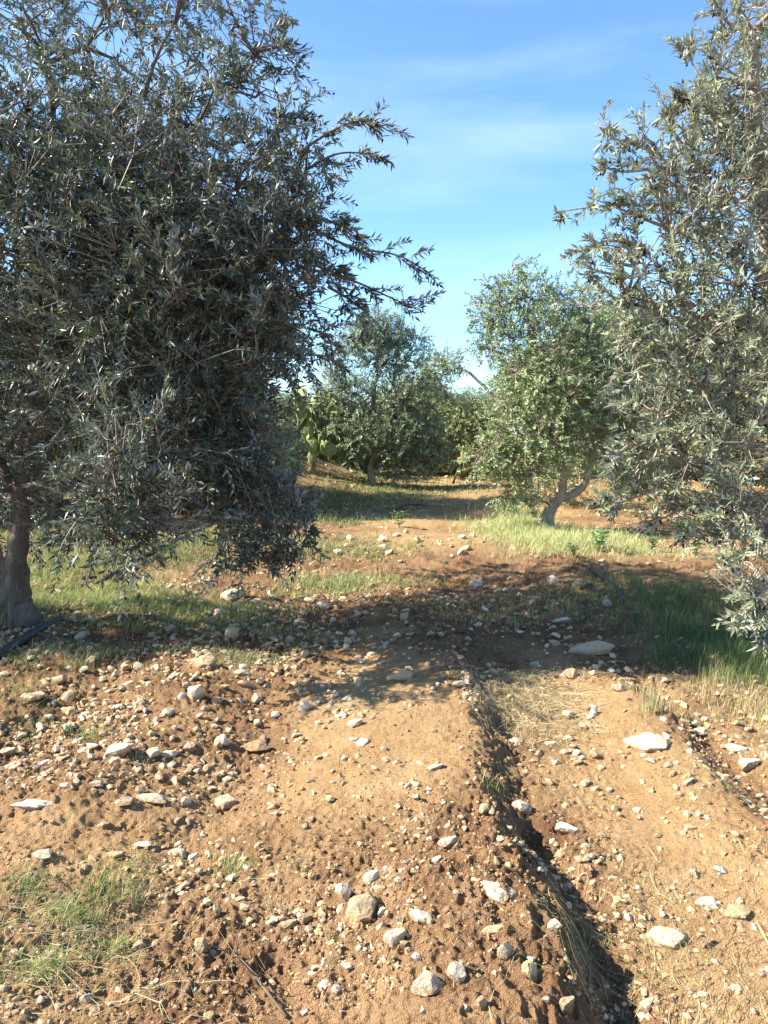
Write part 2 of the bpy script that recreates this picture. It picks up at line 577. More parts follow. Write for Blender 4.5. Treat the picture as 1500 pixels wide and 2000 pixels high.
def stone(px, py, w, h, tone, label, turn=0.0, group=None, lib=BIG, tilt=0.25, depth=0.85, seed=None):
    g = on_ground(px, py + h * 0.30)
    sc = g[1] / 1500.0 * 1.2
    W = w * sc
    # seen from above at a slant: the outline's height mixes the stone's height and its depth
    el = math.atan2(CAM_H - g[2], g[1])
    Hh = h * sc
    d = min(W * depth, Hh * 1.2)
    H = max(0.35 * min(W, Hh), (Hh - d * math.sin(el) * 0.75) / max(math.cos(el), 0.5))
    o = bpy.data.objects.new('stone', random.choice(lib)); COL.objects.link(o)
    o.location = (g[0], g[1] + d * 0.2, g[2] + H * 0.16)
    o.scale = (W / 2, d / 2, H / 2 * 1.1)
    o.rotation_euler = (random.uniform(-tilt, tilt), random.uniform(-tilt, tilt), turn)
    t = TONES[tone]; j = random.uniform(0.93, 1.07)
    o.color = (t[0] * j, t[1] * j, t[2] * j, 1)
    tag(o, label, 'stone', group)
    taken.append((g[0], g[1], W / 2))
    return o


STONES = [
    (705, 1775, 68, 62, 'tan', 'large angular tan rock, biggest of the cluster at the bottom centre', .3),
    (673, 1742, 36, 42, 'grey', 'greyish upright rock leaning on the back left of the big tan rock', .1),
    (725, 1717, 31, 34, 'white', 'bright white rounded stone just behind the big tan rock', .2),
    (747, 1780, 22, 28, 'white', 'small white wedge stone touching the right side of the big tan rock', .5),
    (770, 1836, 42, 42, 'pale', 'rounded pale stone below and right of the big tan rock', .2),
    (826, 1793, 52, 34, 'white', 'flat oval whitish stone lying on top of the ridge near the bottom', -.2),
    (832, 1922, 58, 56, 'pale', 'large pale blocky stone at the bottom of the ridge', .4),
    (894, 1906, 42, 56, 'grey', 'jagged upright grey stone right of the pale block on the ridge', .1),
    (987, 1861, 36, 38, 'pale', 'pale wedge shaped stone on the lip above the dark furrow', .7),
    (974, 1740, 84, 44, 'pale', 'long knobbly pale rock hanging over the edge of the dark furrow', -.9),
    (1037, 1897, 34, 44, 'yellow', 'yellowish upright stone on the furrow edge near the bottom', .2),
    (1108, 1960, 32, 36, 'tan', 'rounded tan stone half sunk in the bottom of the dark furrow', .2),
    (875, 1645, 38, 26, 'grey', 'pinkish grey stone sitting where the ridge starts to crumble', .1),
    (965, 1816, 52, 16, 'yellow', 'thin flat yellowish stone lying on the ridge shoulder', .05),
    (1083, 1806, 30, 28, 'white', 'bright white stone standing alone in the furrow mouth', .3),
    (1108, 1617, 40, 28, 'white', 'jagged white stone on the flat strip between the furrows', -.3),
    (1022, 1580, 44, 30, 'grey', 'rough greyish stone beside straw on the furrow\'s right bank', .2),
    (1305, 1831, 78, 44, 'pale', 'big oval pale stone lying on the smooth soil at lower right', -.25),
    (1385, 1762, 46, 26, 'white', 'bright white flat stone on smooth soil near the right edge', -.2),
    (1446, 1781, 56, 34, 'tan', 'broad flat tan stone sunk in the soil at the right edge', .1),
    (1380, 1843, 34, 20, 'brown', 'small brown stone just right of the big oval pale stone', .3),
    (1270, 1450, 92, 50, 'pale', 'large slanting two toned slab beside the right hand furrow', -.75),
    (1465, 1494, 42, 32, 'white', 'bright white stone near the right edge beyond the furrow', .2),
    (1440, 1464, 38, 22, 'white', 'whitish flat stone just above the bright white one at right', -.4),
    (1368, 1428, 34, 20, 'pale', 'pale stone on the far side of the right furrow in dry grass', .2),
    (1160, 1265, 92, 30, 'pink', 'long flat pinkish slab lying in the tree shade', .03),
    (930, 1141, 30, 24, 'grey', 'pale blocky stone standing in the far edge of the shade', .3),
    (1098, 1211, 38, 15, 'blue', 'flat bluish white stone lying in the middle of the shade', .1),
    (228, 1466, 52, 36, 'pale', 'wedge shaped pale rock among rubble at the left', -.2),
    (500, 1456, 48, 28, 'brown', 'smooth brown flat stone beside turned dark soil', .1),
    (432, 1447, 26, 28, 'white', 'whitish pointed stone left of the smooth brown stone', .4),
    (64, 1572, 78, 30, 'white', 'long flat whitish slab at the left edge of the field', .35),
    (275, 1544, 22, 22, 'tan', 'small tan stone perched above two pale stones at left', .2),
    (242, 1567, 38, 26, 'pink', 'rounded pinkish stone, left one of the pair of pale stones', .2),
    (296, 1560, 58, 26, 'pale', 'long pale stone, right one of the pair at left', -.1),
    (440, 1570, 42, 38, 'pale', 'rough knobbly pale stone standing in the left field', .3),
    (200, 1611, 28, 22, 'tan', 'tan stone with a deep shadow hole beside it', .1),
    (83, 1670, 42, 22, 'pale', 'pale oblong stone in bare soil near the left edge', .3),
    (346, 1665, 36, 22, 'pale', 'rough pale stone left of a whiter pebble in the left field', .1),
    (376, 1674, 20, 20, 'white', 'small whitish stone between pale stone and yellow grass tuft', .4),
    (280, 1652, 38, 16, 'white', 'thin whitish stone lying flat in the left field', .35),
    (222, 1670, 34, 16, 'yellow', 'thin yellowish stone above the green grass tuft', .1),
    (393, 1848, 30, 36, 'yellow', 'egg shaped yellowish stone in dark turned soil at lower left', -.4),
    (270, 1847, 28, 28, 'tan', 'tan stone at the rim of the dark hollow, lower left', .5),
    (413, 1863, 22, 20, 'grey', 'small grey stone right beside the egg shaped yellowish stone', .2),
    (425, 1781, 18, 26, 'tan', 'small upright tan stone below the yellow grass tuft', .1),
    (596, 1799, 24, 28, 'brown', 'brown upright stone casting a long shadow on smooth soil', .1),
    (562, 1806, 36, 20, 'tan', 'low rough tan stone left of the brown upright stone', .2),
    (634, 1926, 28, 24, 'white', 'whitish stone, left one of the touching pair at bottom centre', .1),
    (658, 1938, 25, 20, 'white', 'rounded white stone, right one of the touching pair at bottom centre', .5),
    (708, 1450, 26, 18, 'white', 'bright white stone on smooth tan soil at the ridge foot', -.2),
    (692, 1413, 30, 20, 'pale', 'pale three cornered stone on the near ridge slope', .1),
    (594, 1380, 30, 26, 'white', 'slanting whitish stone left of the ridge top', .8),
    (678, 1363, 22, 12, 'white', 'small whitish flat stone in the rough soil near the shade edge', .1),
    (381, 1357, 28, 36, 'pale', 'upright pale stone among dense rubble near the shade edge', .1),
    (325, 1393, 24, 26, 'pale', 'squarish pale stone among the dense rubble left of centre', .3),
    (50, 1365, 30, 26, 'tan', 'wedge shaped tan stone at the far left of the rubble', -.3),
    (132, 1388, 36, 20, 'tan', 'flat tan stone lying in shadowy grass at left', .1),
    (228, 1382, 22, 18, 'pale', 'pale pointed stone right of the small green weed at left', .2),
    (12, 1468, 30, 24, 'pink', 'smooth pinkish stone cut by the left edge of view', .2),
    (126, 1534, 20, 14, 'white', 'little whitish stone alone on the soil at left', .2),
    (188, 1532, 26, 20, 'grey', 'greyish rounded stone at left between slab and rubble', .2),
    (453, 1163, 44, 30, 'pale', 'sunlit pale boulder under the left tree\'s hanging branches', .1),
    (112, 1158, 20, 14, 'white', 'white stone in sunlit grass right of the left trunk', .1),
    (935, 1028, 18, 17, 'tan', 'round tan stone where the far shade meets the pale grass', .1),
    (400, 1291, 42, 28, 'tan', 'rounded stone in the shade below the left tree', .2),
    (632, 1184, 28, 18, 'grey', 'greyish stone at the lit strip between two shadows', .1),
    (606, 1172, 22, 14, 'pale', 'pale stone just left of the greyish one in the lit strip', .1),
    (1115, 1316, 28, 26, 'tan', 'upright tan stone catching sun at the shade\'s near edge', .1),
    (1208, 1343, 24, 20, 'pink', 'pinkish stone in sun at the head of the right furrow', .1),
    (1160, 1392, 16, 26, 'white', 'small upright white stone on the path between furrows', .2),
    (1110, 1441, 22, 15, 'pink', 'small pinkish stone alone on the smooth strip', .1),
    (1008, 1447, 30, 18, 'grey', 'greyish stone beside the matted straw', -.3),
    (895, 1336, 26, 18, 'pale', 'pale stone where the shade ends on the ridge\'s right side', .5),
    (785, 1322, 60, 24, 'tan', 'flat tan rock set into the top of the ridge', .4),
    (850, 1499, 30, 18, 'grey', 'dark cornered grey stone near the first furrow', .1),
    (1272, 1487, 20, 12, 'white', 'little white stone just below the large slanting slab', .1),
    (1345, 1527, 22, 14, 'pale', 'pale stone on the left rim of the right furrow', .3),
    (1175, 1632, 22, 12, 'tan', 'tan stone low in the smooth strip right of the jagged white stone', .1),
    (1408, 1699, 26, 16, 'blue', 'small bluish white stone on smooth soil at right', .1),
    (1230, 1872, 24, 18, 'tan', 'tan stone lying in straw at lower right', .2),
    (1265, 1970, 30, 28, 'pale', 'pale block in straw at the bottom edge right of the furrow', .2),
    (1440, 1930, 30, 20, 'white', 'pale stone near the lower right corner', .1),
    (940, 1960, 26, 30, 'tan', 'upright tan stone at the bottom edge on the ridge', .2),
    (405, 1985, 28, 20, 'yellow', 'yellowish stone at the bottom edge left of centre', .2),
    (815, 1870, 22, 20, 'white', 'small whitish stone above the pale block on the ridge', .1),
    (780, 1722, 20, 16, 'pale', 'small pale stone right of the white one behind the trio', .1),
    (853, 1680, 20, 16, 'white', 'small white stone below the pinkish grey stone on the ridge', .2),
]
for s in STONES:
    stone(*s[:6], turn=s[6])

# many more of the same kinds, zone by zone: nothing in the photo tells the members of a zone apart
ZONES = [
    (54, (0, 560, 1325, 1510), (16, 36), ('pale', 'tan', 'white', 'pink', 'grey'), 'angular stone in the sunlit rubble left of the ridge', 'stones of the sunlit rubble at left'),
    (28, (0, 560, 1510, 1990), (13, 28), ('pale', 'tan', 'white', 'brown', 'pink'), 'dusty stone scattered in the sunlit left field', 'stones scattered in the left field'),
    (32, (560, 1010, 1560, 1995), (14, 32), ('pale', 'tan', 'yellow', 'brown', 'white'), 'dusty stone on the crumbling soil ridge', 'stones on the central ridge'),
    (12, (600, 920, 1330, 1560), (10, 20), ('pale', 'tan', 'white'), 'stone on the smooth upper ridge', 'stones on the upper ridge'),
    (20, (1020, 1500, 1440, 1990), (12, 26), ('pale', 'white', 'tan', 'pink'), 'stone on the smooth soil strips at right', 'stones on the right strips'),
    (18, (1060, 1500, 1320, 1450), (12, 28), ('pink', 'tan', 'pale'), 'dusty stone beside dry grass near the right furrow head', 'stones at the right furrow head'),
    (44, (120, 1200, 1120, 1318), (12, 32), ('grey', 'pink', 'pale', 'tan'), 'stone lying in the tree shade across the field', 'stones in the tree shade'),
    (16, (590, 960, 1035, 1100), (12, 30), ('pale', 'yellow', 'white'), 'stone on the sunlit bank beyond the shade', 'stones on the sunlit bank'),
]
for (cnt, (x0, x1, y0, y1), (s0, s1), tones, lab, grp) in ZONES:
    done = tries = 0
    while done < cnt and tries < cnt * 12:
        tries += 1
        px, py = random.uniform(x0, x1), random.uniform(y0, y1)
        g = on_ground(px, py)
        w = s0 + (s1 - s0) * random.random() ** 2.2
        r = w * g[1] / 3000
        if any((g[0] - a) ** 2 + ((g[1] - b) * 0.9) ** 2 < (r + c) ** 2 * 0.8 for a, b, c in taken):
            continue
        tn = random.choice(tones)
        word = {'pale': 'pale', 'tan': 'tan', 'white': 'whitish', 'pink': 'pinkish', 'grey': 'greyish', 'brown': 'brown', 'yellow': 'yellowish'}[tn]
        sz = 'fair sized' if w > s0 + (s1 - s0) * .3 else 'small'
        stone(px, py, w, w * random.uniform(0.5, 0.9), tn, f'{sz} {word} {lab}', random.uniform(0, 3), f'{sz} {word} {grp}', MID, 0.5)
        done += 1

# gravel and crumbs of soil: nobody could count them
SHAPES0 = [rock_shape(1, 300 + i, 5, 0.22) for i in range(10)]       # 42 verts / 80 tris
SH12 = []
for i in range(10):
    bm = bmesh.new(); bmesh.ops.create_icosphere(bm, subdivisions=1, radius=1.0)
    V = np.array([v.co[:] for v in bm.verts]); F = np.array([[v.index for v in f.verts] for f in bm.faces]); bm.free()
    r = np.random.default_rng(900 + i)
    V = V * r.uniform(0.62, 1.15, (len(V), 1)) + r.normal(0, 0.08, V.shape)
    SH12.append((V, F))


def scatter_rocks(name, x, y, size, tones, mat, label, flat=0.65, sink=0.25, shapes=SH12):
    n = len(x)
    z = ground_z(x, y)
    k = rng.integers(0, len(shapes), n)
    Vs = []; Fs = []; Cs = []; off = 0
    tones = np.array(tones)
    for s, (V, F) in enumerate(shapes):
        idx = np.nonzero(k == s)[0]
        if not len(idx): continue
        m = len(idx); nv = len(V)
        a = rng.uniform(0, 2 * math.pi, m); b = rng.uniform(-0.5, 0.5, m)
        ca, sa, cb, sb = np.cos(a), np.sin(a), np.cos(b), np.sin(b)
        S = np.stack([size[idx] * rng.uniform(0.75, 1.35, m), size[idx] * rng.uniform(0.7, 1.1, m), size[idx] * flat * rng.uniform(0.7, 1.2, m)], 1)
        W = V[None] * S[:, None]
        X = W[..., 0]; Y = W[..., 1]; Zv = W[..., 2]
        X, Zv = X * cb[:, None] + Zv * sb[:, None], -X * sb[:, None] + Zv * cb[:, None]
        X, Y = X * ca[:, None] - Y * sa[:, None], X * sa[:, None] + Y * ca[:, None]
        X = X + x[idx][:, None]; Y = Y + y[idx][:, None]; Zv = Zv + (z[idx] + S[:, 2] * (0.55 - sink))[:, None]
        Vs.append(np.stack([X, Y, Zv], -1).reshape(-1, 3))
        Fs.append((F[None] + (np.arange(m) * nv)[:, None, None] + off).reshape(-1, 3))
        t = tones[rng.integers(0, len(tones), m)] * rng.uniform(0.8, 1.15, (m, 1))
        Cs.append(np.repeat(np.concatenate([t, np.ones((m, 1))], 1), nv, 0))
        off += m * nv
    me = mesh(name, np.concatenate(Vs), [np.concatenate(Fs)], mat, colors={'tone': np.concatenate(Cs)})
    o = link(name, me, kind='stuff'); o['label'] = label
    return o


def spots(n, x0, x1, y0, y1, keep, seed=0):
    """positions spread evenly over the ground as seen, then thinned by keep(x, y)"""
    r = np.random.default_rng(seed)
    u = r.uniform((x0 - 750) / 1500, (x1 - 750) / 1500, n)
    t = r.uniform((y0 - 850) / 1500, (y1 - 850) / 1500, n)
    y = 1.55 / t; x = u * y
    k = r.random(n) < keep(x, y)
    return x[k], y[k]


def k_gravel(x, y):
    m = clod_shade_mask(x, y)
    left = 1 - ss(-0.6, 0.2, x)
    d = 0.13 + 0.4 * m + 0.8 * left * ss(3.0, 4.3, y) * (1 - ss(8, 9, y)) + 0.12 * ss(4.8, 5.4, y) - 0.25 * ss(4.8, 5.6, y) * (1 - ss(9, 10, y))
    return np.clip(d * np.clip(0.12 + 2.0 * fbm(x, y, 2.2, 3, 61) + 0.45, 0.03, 1.3) * 0.8 - 0.5 * litter(x, y), 0.015, 1)


gx, gy = spots(42000, -120, 1620, 1005, 2080, k_gravel, 1)
gs = (1.8 + 9.5 * rng.random(len(gx)) ** 2.7) * np.minimum(gy, 3.6 + gy * .3) / 1500
scatter_rocks('gravel', gx, gy, gs, [(0.48, 0.35, 0.21), (0.56, 0.43, 0.28), (0.40, 0.26, 0.14), (0.46, 0.33, 0.20), (0.36, 0.22, 0.115), (0.64, 0.53, 0.38), (0.54, 0.42, 0.28), (0.43, 0.285, 0.155)], M_pebble,
              'loose pale limestone gravel spread through the ploughed soil')
cx, cy = spots(36000, -120, 1620, 1150, 2080, lambda x, y: np.clip(clod_shade_mask(x, y) * 0.9 + 0.12, 0, 1) * np.clip(.7 + 1.2 * fbm(x, y, 5.0, 2, 91), .15, 1), 2)
cs = (1.2 + 5.0 * rng.random(len(cx)) ** 3.0) * cy / 1500
scatter_rocks('soil_clods', cx, cy, cs, [(0.25, 0.135, 0.066), (0.33, 0.19, 0.095), (0.19, 0.10, 0.05), (0.42, 0.26, 0.135)], M_pebble,
              'crumbs of turned reddish soil along the furrows', 0.8, 0.3)

fx, fy = spots(5200, 560, 1560, 915, 1012, lambda x, y: np.clip(.25 + 1.3 * fbm(x, y, .8, 2, 66) + .5 * np.exp(-((y - 17.6) / 1.2) ** 2) * ss(2, 4, x), 0.02, 1), 12)
fs = (1.2 + 4.2 * rng.random(len(fx)) ** 2.6) * fy / 1500
scatter_rocks('rubble', fx, fy, fs, [(0.52, 0.39, 0.25), (0.60, 0.48, 0.33), (0.45, 0.31, 0.17), (0.66, 0.55, 0.40)], M_pebble, 'loose pale rubble on the far ground and along the bank')

# ------------------------------------------------------------------ grass and straw
def blades(name, x, y, h, w, tones, lean=0.5, bend=0.6, label='', z=None, parent=None, base=None, seg=3, kind='stuff', dirs=None):
    n = len(x)
    z = ground_z(x, y) - 0.004 if z is None else z
    a = rng.uniform(0, 2 * math.pi, n) if dirs is None else dirs
    le = np.abs(rng.normal(lean, lean * 0.5, n))
    bd = np.abs(rng.normal(bend, bend * 0.4, n))
    side = np.stack([-np.sin(a), np.cos(a), np.zeros(n)], 1)
    # blades face any way
    tw = rng.uniform(-1.2, 1.2, n)
    out = np.stack([np.cos(a), np.sin(a), np.zeros(n)], 1)
    wd = side * np.cos(tw)[:, None] + out * np.sin(tw)[:, None] * 0.6 + np.stack([np.zeros(n), np.zeros(n), np.sin(tw) * 0.3], 1)
    pts = []; cur = np.stack([x, y, z], 1)
    ang = le.copy()
    step = h / seg
    ws = np.linspace(1, 0.0, seg + 1) ** 0.7
    V = []
    for s in range(seg + 1):
        if s < seg:
            V.append(cur - wd * (w * ws[s] / 2)[:, None]); V.append(cur + wd * (w * ws[s] / 2)[:, None])
        else:
            V.append(cur)
        cur = cur + (out * np.sin(ang)[:, None] + np.array([0, 0, 1.0]) * np.cos(ang)[:, None]) * step[:, None]
        ang = np.minimum(ang + bd, 2.0)
        cur[:, 2] = np.maximum(cur[:, 2], z + 0.003)
    nv = 2 * seg + 1
    VV = np.stack(V, 1).reshape(-1, 3)
    o0 = (np.arange(n) * nv)[:, None]
    Q = np.concatenate([o0 + np.array([[2 * s, 2 * s + 1, 2 * s + 3, 2 * s + 2]]) for s in range(seg - 1)])
    T = o0 + np.array([[2 * seg - 2, 2 * seg - 1, 2 * seg]])
    t = np.array(tones)[rng.integers(0, len(tones), n)] * rng.uniform(0.75, 1.2, (n, 1))
    C = np.repeat(np.concatenate([t, np.ones((n, 1))], 1), nv, 0)
    if base is not None:
        VV = VV - np.asarray(base)[None]
    me = mesh(name, VV, [Q, T], M_grass, colors={'tone': C})
    o = link(name, me, parent, kind=kind)
    if label: o['label'] = label
    return o


GREEN = [(0.095, 0.145, 0.05), (0.125, 0.185, 0.06), (0.18, 0.23, 0.08), (0.075, 0.125, 0.05)]
YG = [(0.32, 0.38, 0.12), (0.44, 0.44, 0.18), (0.24, 0.34, 0.09), (0.50, 0.45, 0.22)]
DRY = [(0.52, 0.42, 0.24), (0.45, 0.34, 0.18), (0.60, 0.50, 0.31), (0.38, 0.29, 0.15)]
PALE = [(0.46, 0.50, 0.21), (0.54, 0.53, 0.27), (0.36, 0.44, 0.16), (0.60, 0.57, 0.33)]


def patch(px, py, rx, ry, n, h, tones, lean=.5, bend=.5, w=0.004, clump=0.5, seed=None):
    """blades gathered in tufts round a spot of ground; returns x, y, h"""
    g = on_ground(px, py)
    nt_ = max(4, int(n / 22))
    tx = g[0] + rng.normal(0, rx * 0.5, nt_); ty = g[1] + rng.normal(0, ry * 0.5, nt_)
    k = rng.integers(0, nt_, n)
    s = rng.random(n)
    x = np.where(s < clump, tx[k] + rng.normal(0, 0.035, n), g[0] + rng.normal(0, rx * 0.55, n))
    y = np.where(s < clump, ty[k] + rng.normal(0, 0.035, n), g[1] + rng.normal(0, ry * 0.55, n))
    return x, y, h * rng.uniform(0.45, 1.25, n)


def grass(name, label, specs, tones, lean=.5, bend=.5, w=0.004):
    X, Y, H = [np.concatenate(c) for c in zip(*[patch(*s) for s in specs])]
    blades(name, X, Y, H, w * np.maximum(1, Y / 4.5), tones, lean, bend, label)


grass('grass', 'yellow green grass in the sun to the right of the left trunk', [(150, 1165, .8, .55, 4200, .12, 0), (300, 1180, .8, .5, 3800, .12, 0), (430, 1200, .6, .4, 1500, .10, 0), (80, 1120, .8, .9, 1600, .13, 0), (300, 1225, 1.0, .3, 900, .09, 0)], YG + GREEN[2:3])
grass('grass', 'green grass behind the left tree along the pipe', [(180, 1095, 1.4, 1.3, 2600, .2, 0), (360, 1060, 1.3, 1.6, 2600, .18, 0), (30, 1060, 1.4, 1.8, 2200, .2, 0), (460, 1060, .9, 1.4, 1100, .15, 0), (100, 1000, 3.0, 3.5, 2600, .25, 0)], GREEN + YG[:2])
grass('grass', 'fluffy pale grass round the foot of the middle tree', [(1010, 1030, .75, 1.1, 3800, .26, 0), (1080, 1060, .9, .9, 3000, .22, 0), (1160, 1050, .8, .9, 2000, .2, 0), (1210, 1068, .7, .6, 900, .14, 0), (1000, 1000, .6, .8, 1200, .24, 0), (1240, 1075, 1.2, .6, 800, .1, 0)], PALE + PALE + YG[:1], .45, .55, .0032)
grass('grass', 'fine dark green grass in the shade at the right', [(1400, 1250, .5, .55, 2000, .2, 0), (1330, 1200, .6, .7, 1500, .2, 0), (1250, 1150, .8, .9, 900, .16, 0), (1470, 1310, .35, .35, 1800, .18, 0), (1340, 1290, .35, .3, 900, .13, 0), (1180, 1170, .8, .6, 700, .12, 0)], GREEN + GREEN + YG[:1], .3, .35, .0028)
grass('grass', 'short grey green grass in the far shade', [(700, 960, 1.8, 2.2, 3200, .16, 0), (640, 985, 1.4, 1.6, 2200, .16, 0), (790, 950, 1.6, 2.0, 1600, .13, 0), (620, 1015, 1.2, .9, 1300, .14, 0), (860, 935, 1.5, 2.0, 900, .12, 0)], GREEN[:3] + YG[:2] + DRY[3:], .5, .5, .004)
grass('grass', 'patchy grass on the sunlit bank and its shaded foot', [(640, 1070, .9, .7, 2200, .1, 0), (740, 1080, .9, .6, 1100, .09, 0), (670, 1140, .55, .5, 2400, .11, 0), (600, 1150, .5, .4, 700, .1, 0), (800, 1135, .6, .4, 500, .09, 0), (570, 1250, .6, .3, 700, .08, 0)], YG + GREEN[:2] + DRY[:1])
grass('grass', 'sparse grass tufts in the shade under the left tree', [(420, 1225, .7, .25, 1000, .09, 0), (480, 1290, .3, .12, 650, .1, 0), (330, 1270, .5, .2, 450, .08, 0), (110, 1280, .5, .3, 900, .13, 0), (30, 1200, .3, .5, 700, .18, 0)], GREEN + DRY[:2] + YG[:1])
grass('grass', 'sparse green and yellow grass in the lower left corner', [(110, 1780, .18, .1, 420, .06, 0), (150, 1790, .05, .03, 300, .08, 0), (60, 1730, .05, .04, 260, .07, 0), (90, 1890, .06, .03, 300, .07, 0), (230, 1850, .05, .03, 220, .06, 0), (190, 1850, .16, .08, 220, .06, 0), (60, 1900, .2, .1, 300, .06, 0), (260, 1690, .14, .07, 260, .05, 0), (60, 1420, .2, .2, 420, .06, 0), (20, 1350, .2, .3, 420, .1, 0)], DRY[:2] + YG + GREEN[1:3], .7, .6, .0024)
grass('grass', 'dry yellow grass at the right edge near the shade', [(1440, 1370, .28, .26, 450, .12, 0), (1490, 1400, .2, .25, 350, .13, 0), (1330, 1400, .2, .12, 260, .07, 0), (1250, 1350, .25, .1, 250, .06, 0)], DRY + PALE[:1], .35, .3, .003)
grass('grass', 'dry and green weeds on the ground behind the middle and right trees', [(1300, 985, 2.2, 1.2, 1500, .16, 0), (1180, 960, 1.6, 1.0, 900, .14, 0), (1440, 1010, 1.8, 1.2, 1200, .16, 0), (900, 960, 1.3, 2.0, 900, .12, 0), (850, 1000, 1.0, 1.4, 700, .1, 0)], DRY + YG + GREEN[:2])
grass('grass', 'thin bright grass on the shaded stony strip', [(980, 1200, .7, .4, 420, .09, 0), (1080, 1180, .7, .5, 420, .1, 0), (860, 1195, .5, .2, 260, .08, 0)], YG + DRY[:1])


def tuft(px, py, n, h, spread, tones, label, lean=.35, bend=.35, w=.003):
    g = on_ground(px, py)
    x = g[0] + rng.normal(0, spread, n); y = g[1] + rng.normal(0, spread, n)
    o = blades('grass_tuft', x, y, h * rng.uniform(.4, 1.2, n), np.full(n, w), tones, lean, bend, base=g, kind=None)
    o.location = g
    del_kind = o.get('kind')
    tag(o, label, 'grass tuft')
    return o


TUFTS = [
    (1268, 1390, 90, .21, .028, DRY + PALE, 'tall dry straw coloured grass tuft at the head of the right furrow', .18, .14),
    (178, 1440, 120, .11, .05, GREEN + YG, 'fresh green grass tuft in the rubble at left'),
    (215, 1745, 220, .10, .05, YG + GREEN[1:], 'yellow green grass tuft in the lower left field'),
    (455, 1700, 180, .07, .035, DRY[:1] + YG, 'low yellow tuft right of the small whitish stones'),
    (260, 1760, 70, .08, .02, YG + DRY, 'thin dry tuft right of the yellow green tuft'),
    (272, 1490, 60, .05, .03, GREEN + DRY, 'small grey green tuft below the wedge shaped rock'),
    (1340, 1230, 90, .16, .05, YG + PALE, 'bright yellow grass tuft glowing in the dark grass at right'),
    (995, 1195, 90, .12, .04, YG + DRY, 'pale tuft beside the lit hump in the shade'),
    (445, 1300, 120, .09, .06, DRY + YG, 'dry tuft in the shade right of the rounded stone'),
    (965, 1545, 40, .07, .03, YG + PALE, 'wispy pale tuft sprouting from the first furrow'),
    (545, 1780, 40, .05, .02, DRY, 'small dry tuft above the low rough tan stone'),
    (1400, 1330, 110, .17, .05, DRY + YG, 'dry grass tuft at the shade edge near the right border', .2, .2),
]
for t in TUFTS:
    tuft(*t)


def strands(name, x, y, L, w, tones, label, dirs, kind='stuff', lift=0.012):
    """thin stalks lying on the soil, following it"""
    n = len(x); seg = 6
    a = dirs + rng.normal(0, 0.1, n); cur = rng.normal(0, 0.16, n)
    px, py = x.copy(), y.copy()
    lf = np.abs(rng.normal(0, lift, n))
    V = []
    for s in range(seg + 1):
        z = ground_z(px, py) + 0.004 + lf * math.sin(math.pi * min(1, s / seg + .15))
        sd_ = np.stack([-np.sin(a), np.cos(a), np.zeros(n)], 1)
        c = np.stack([px, py, z], 1)
        ww = (w * (1 - 0.6 * s / seg) / 2)[:, None]
        V += [c - sd_ * ww, c + sd_ * ww + np.array([0, 0, .001]), c + np.array([0, 0, 1.0]) * ww * 1.3]
        px = px + np.cos(a) * L / seg; py = py + np.sin(a) * L / seg
        a = a + cur
    nv = 3 * (seg + 1)
    VV = np.stack(V, 1).reshape(-1, 3)
    o0 = (np.arange(n) * nv)[:, None]
    Q = []
    for s in range(seg):
        b = 3 * s
        for p, q in ((0, 2), (2, 1)):
            Q.append(o0 + np.array([[b + p, b + q, b + 3 + q, b + 3 + p]]))
    t = np.array(tones)[rng.integers(0, len(tones), n)] * rng.uniform(.8, 1.15, (n, 1))
    me = mesh(name, VV, [np.concatenate(Q)], M_grass, colors={'tone': np.repeat(np.concatenate([t, np.ones((n, 1))], 1), nv, 0)})
    o = link(name, me, kind=kind); o['label'] = label
    return o


def k_straw(x, y):
    d = 0.10 + 0.55 * np.clip(fbm(x, y, 1.3, 2, 81) * 1.6 - 0.1, 0, 1)
    d = d + 0.8 * np.exp(-((x - 0.95) / .30) ** 2) * (1 - ss(2.3, 3.0, y)) + 0.8 * np.exp(-((x - 1.8) / .16) ** 2) * (1 - ss(4.3, 5, y))
    d = d + 0.9 * np.exp(-((x - 0.78) / .32) ** 2 - ((y - 4.45) / .5) ** 2) + 0.35 * np.exp(-((x - .8) / .12) ** 2)
    return np.clip(d, 0, 1)


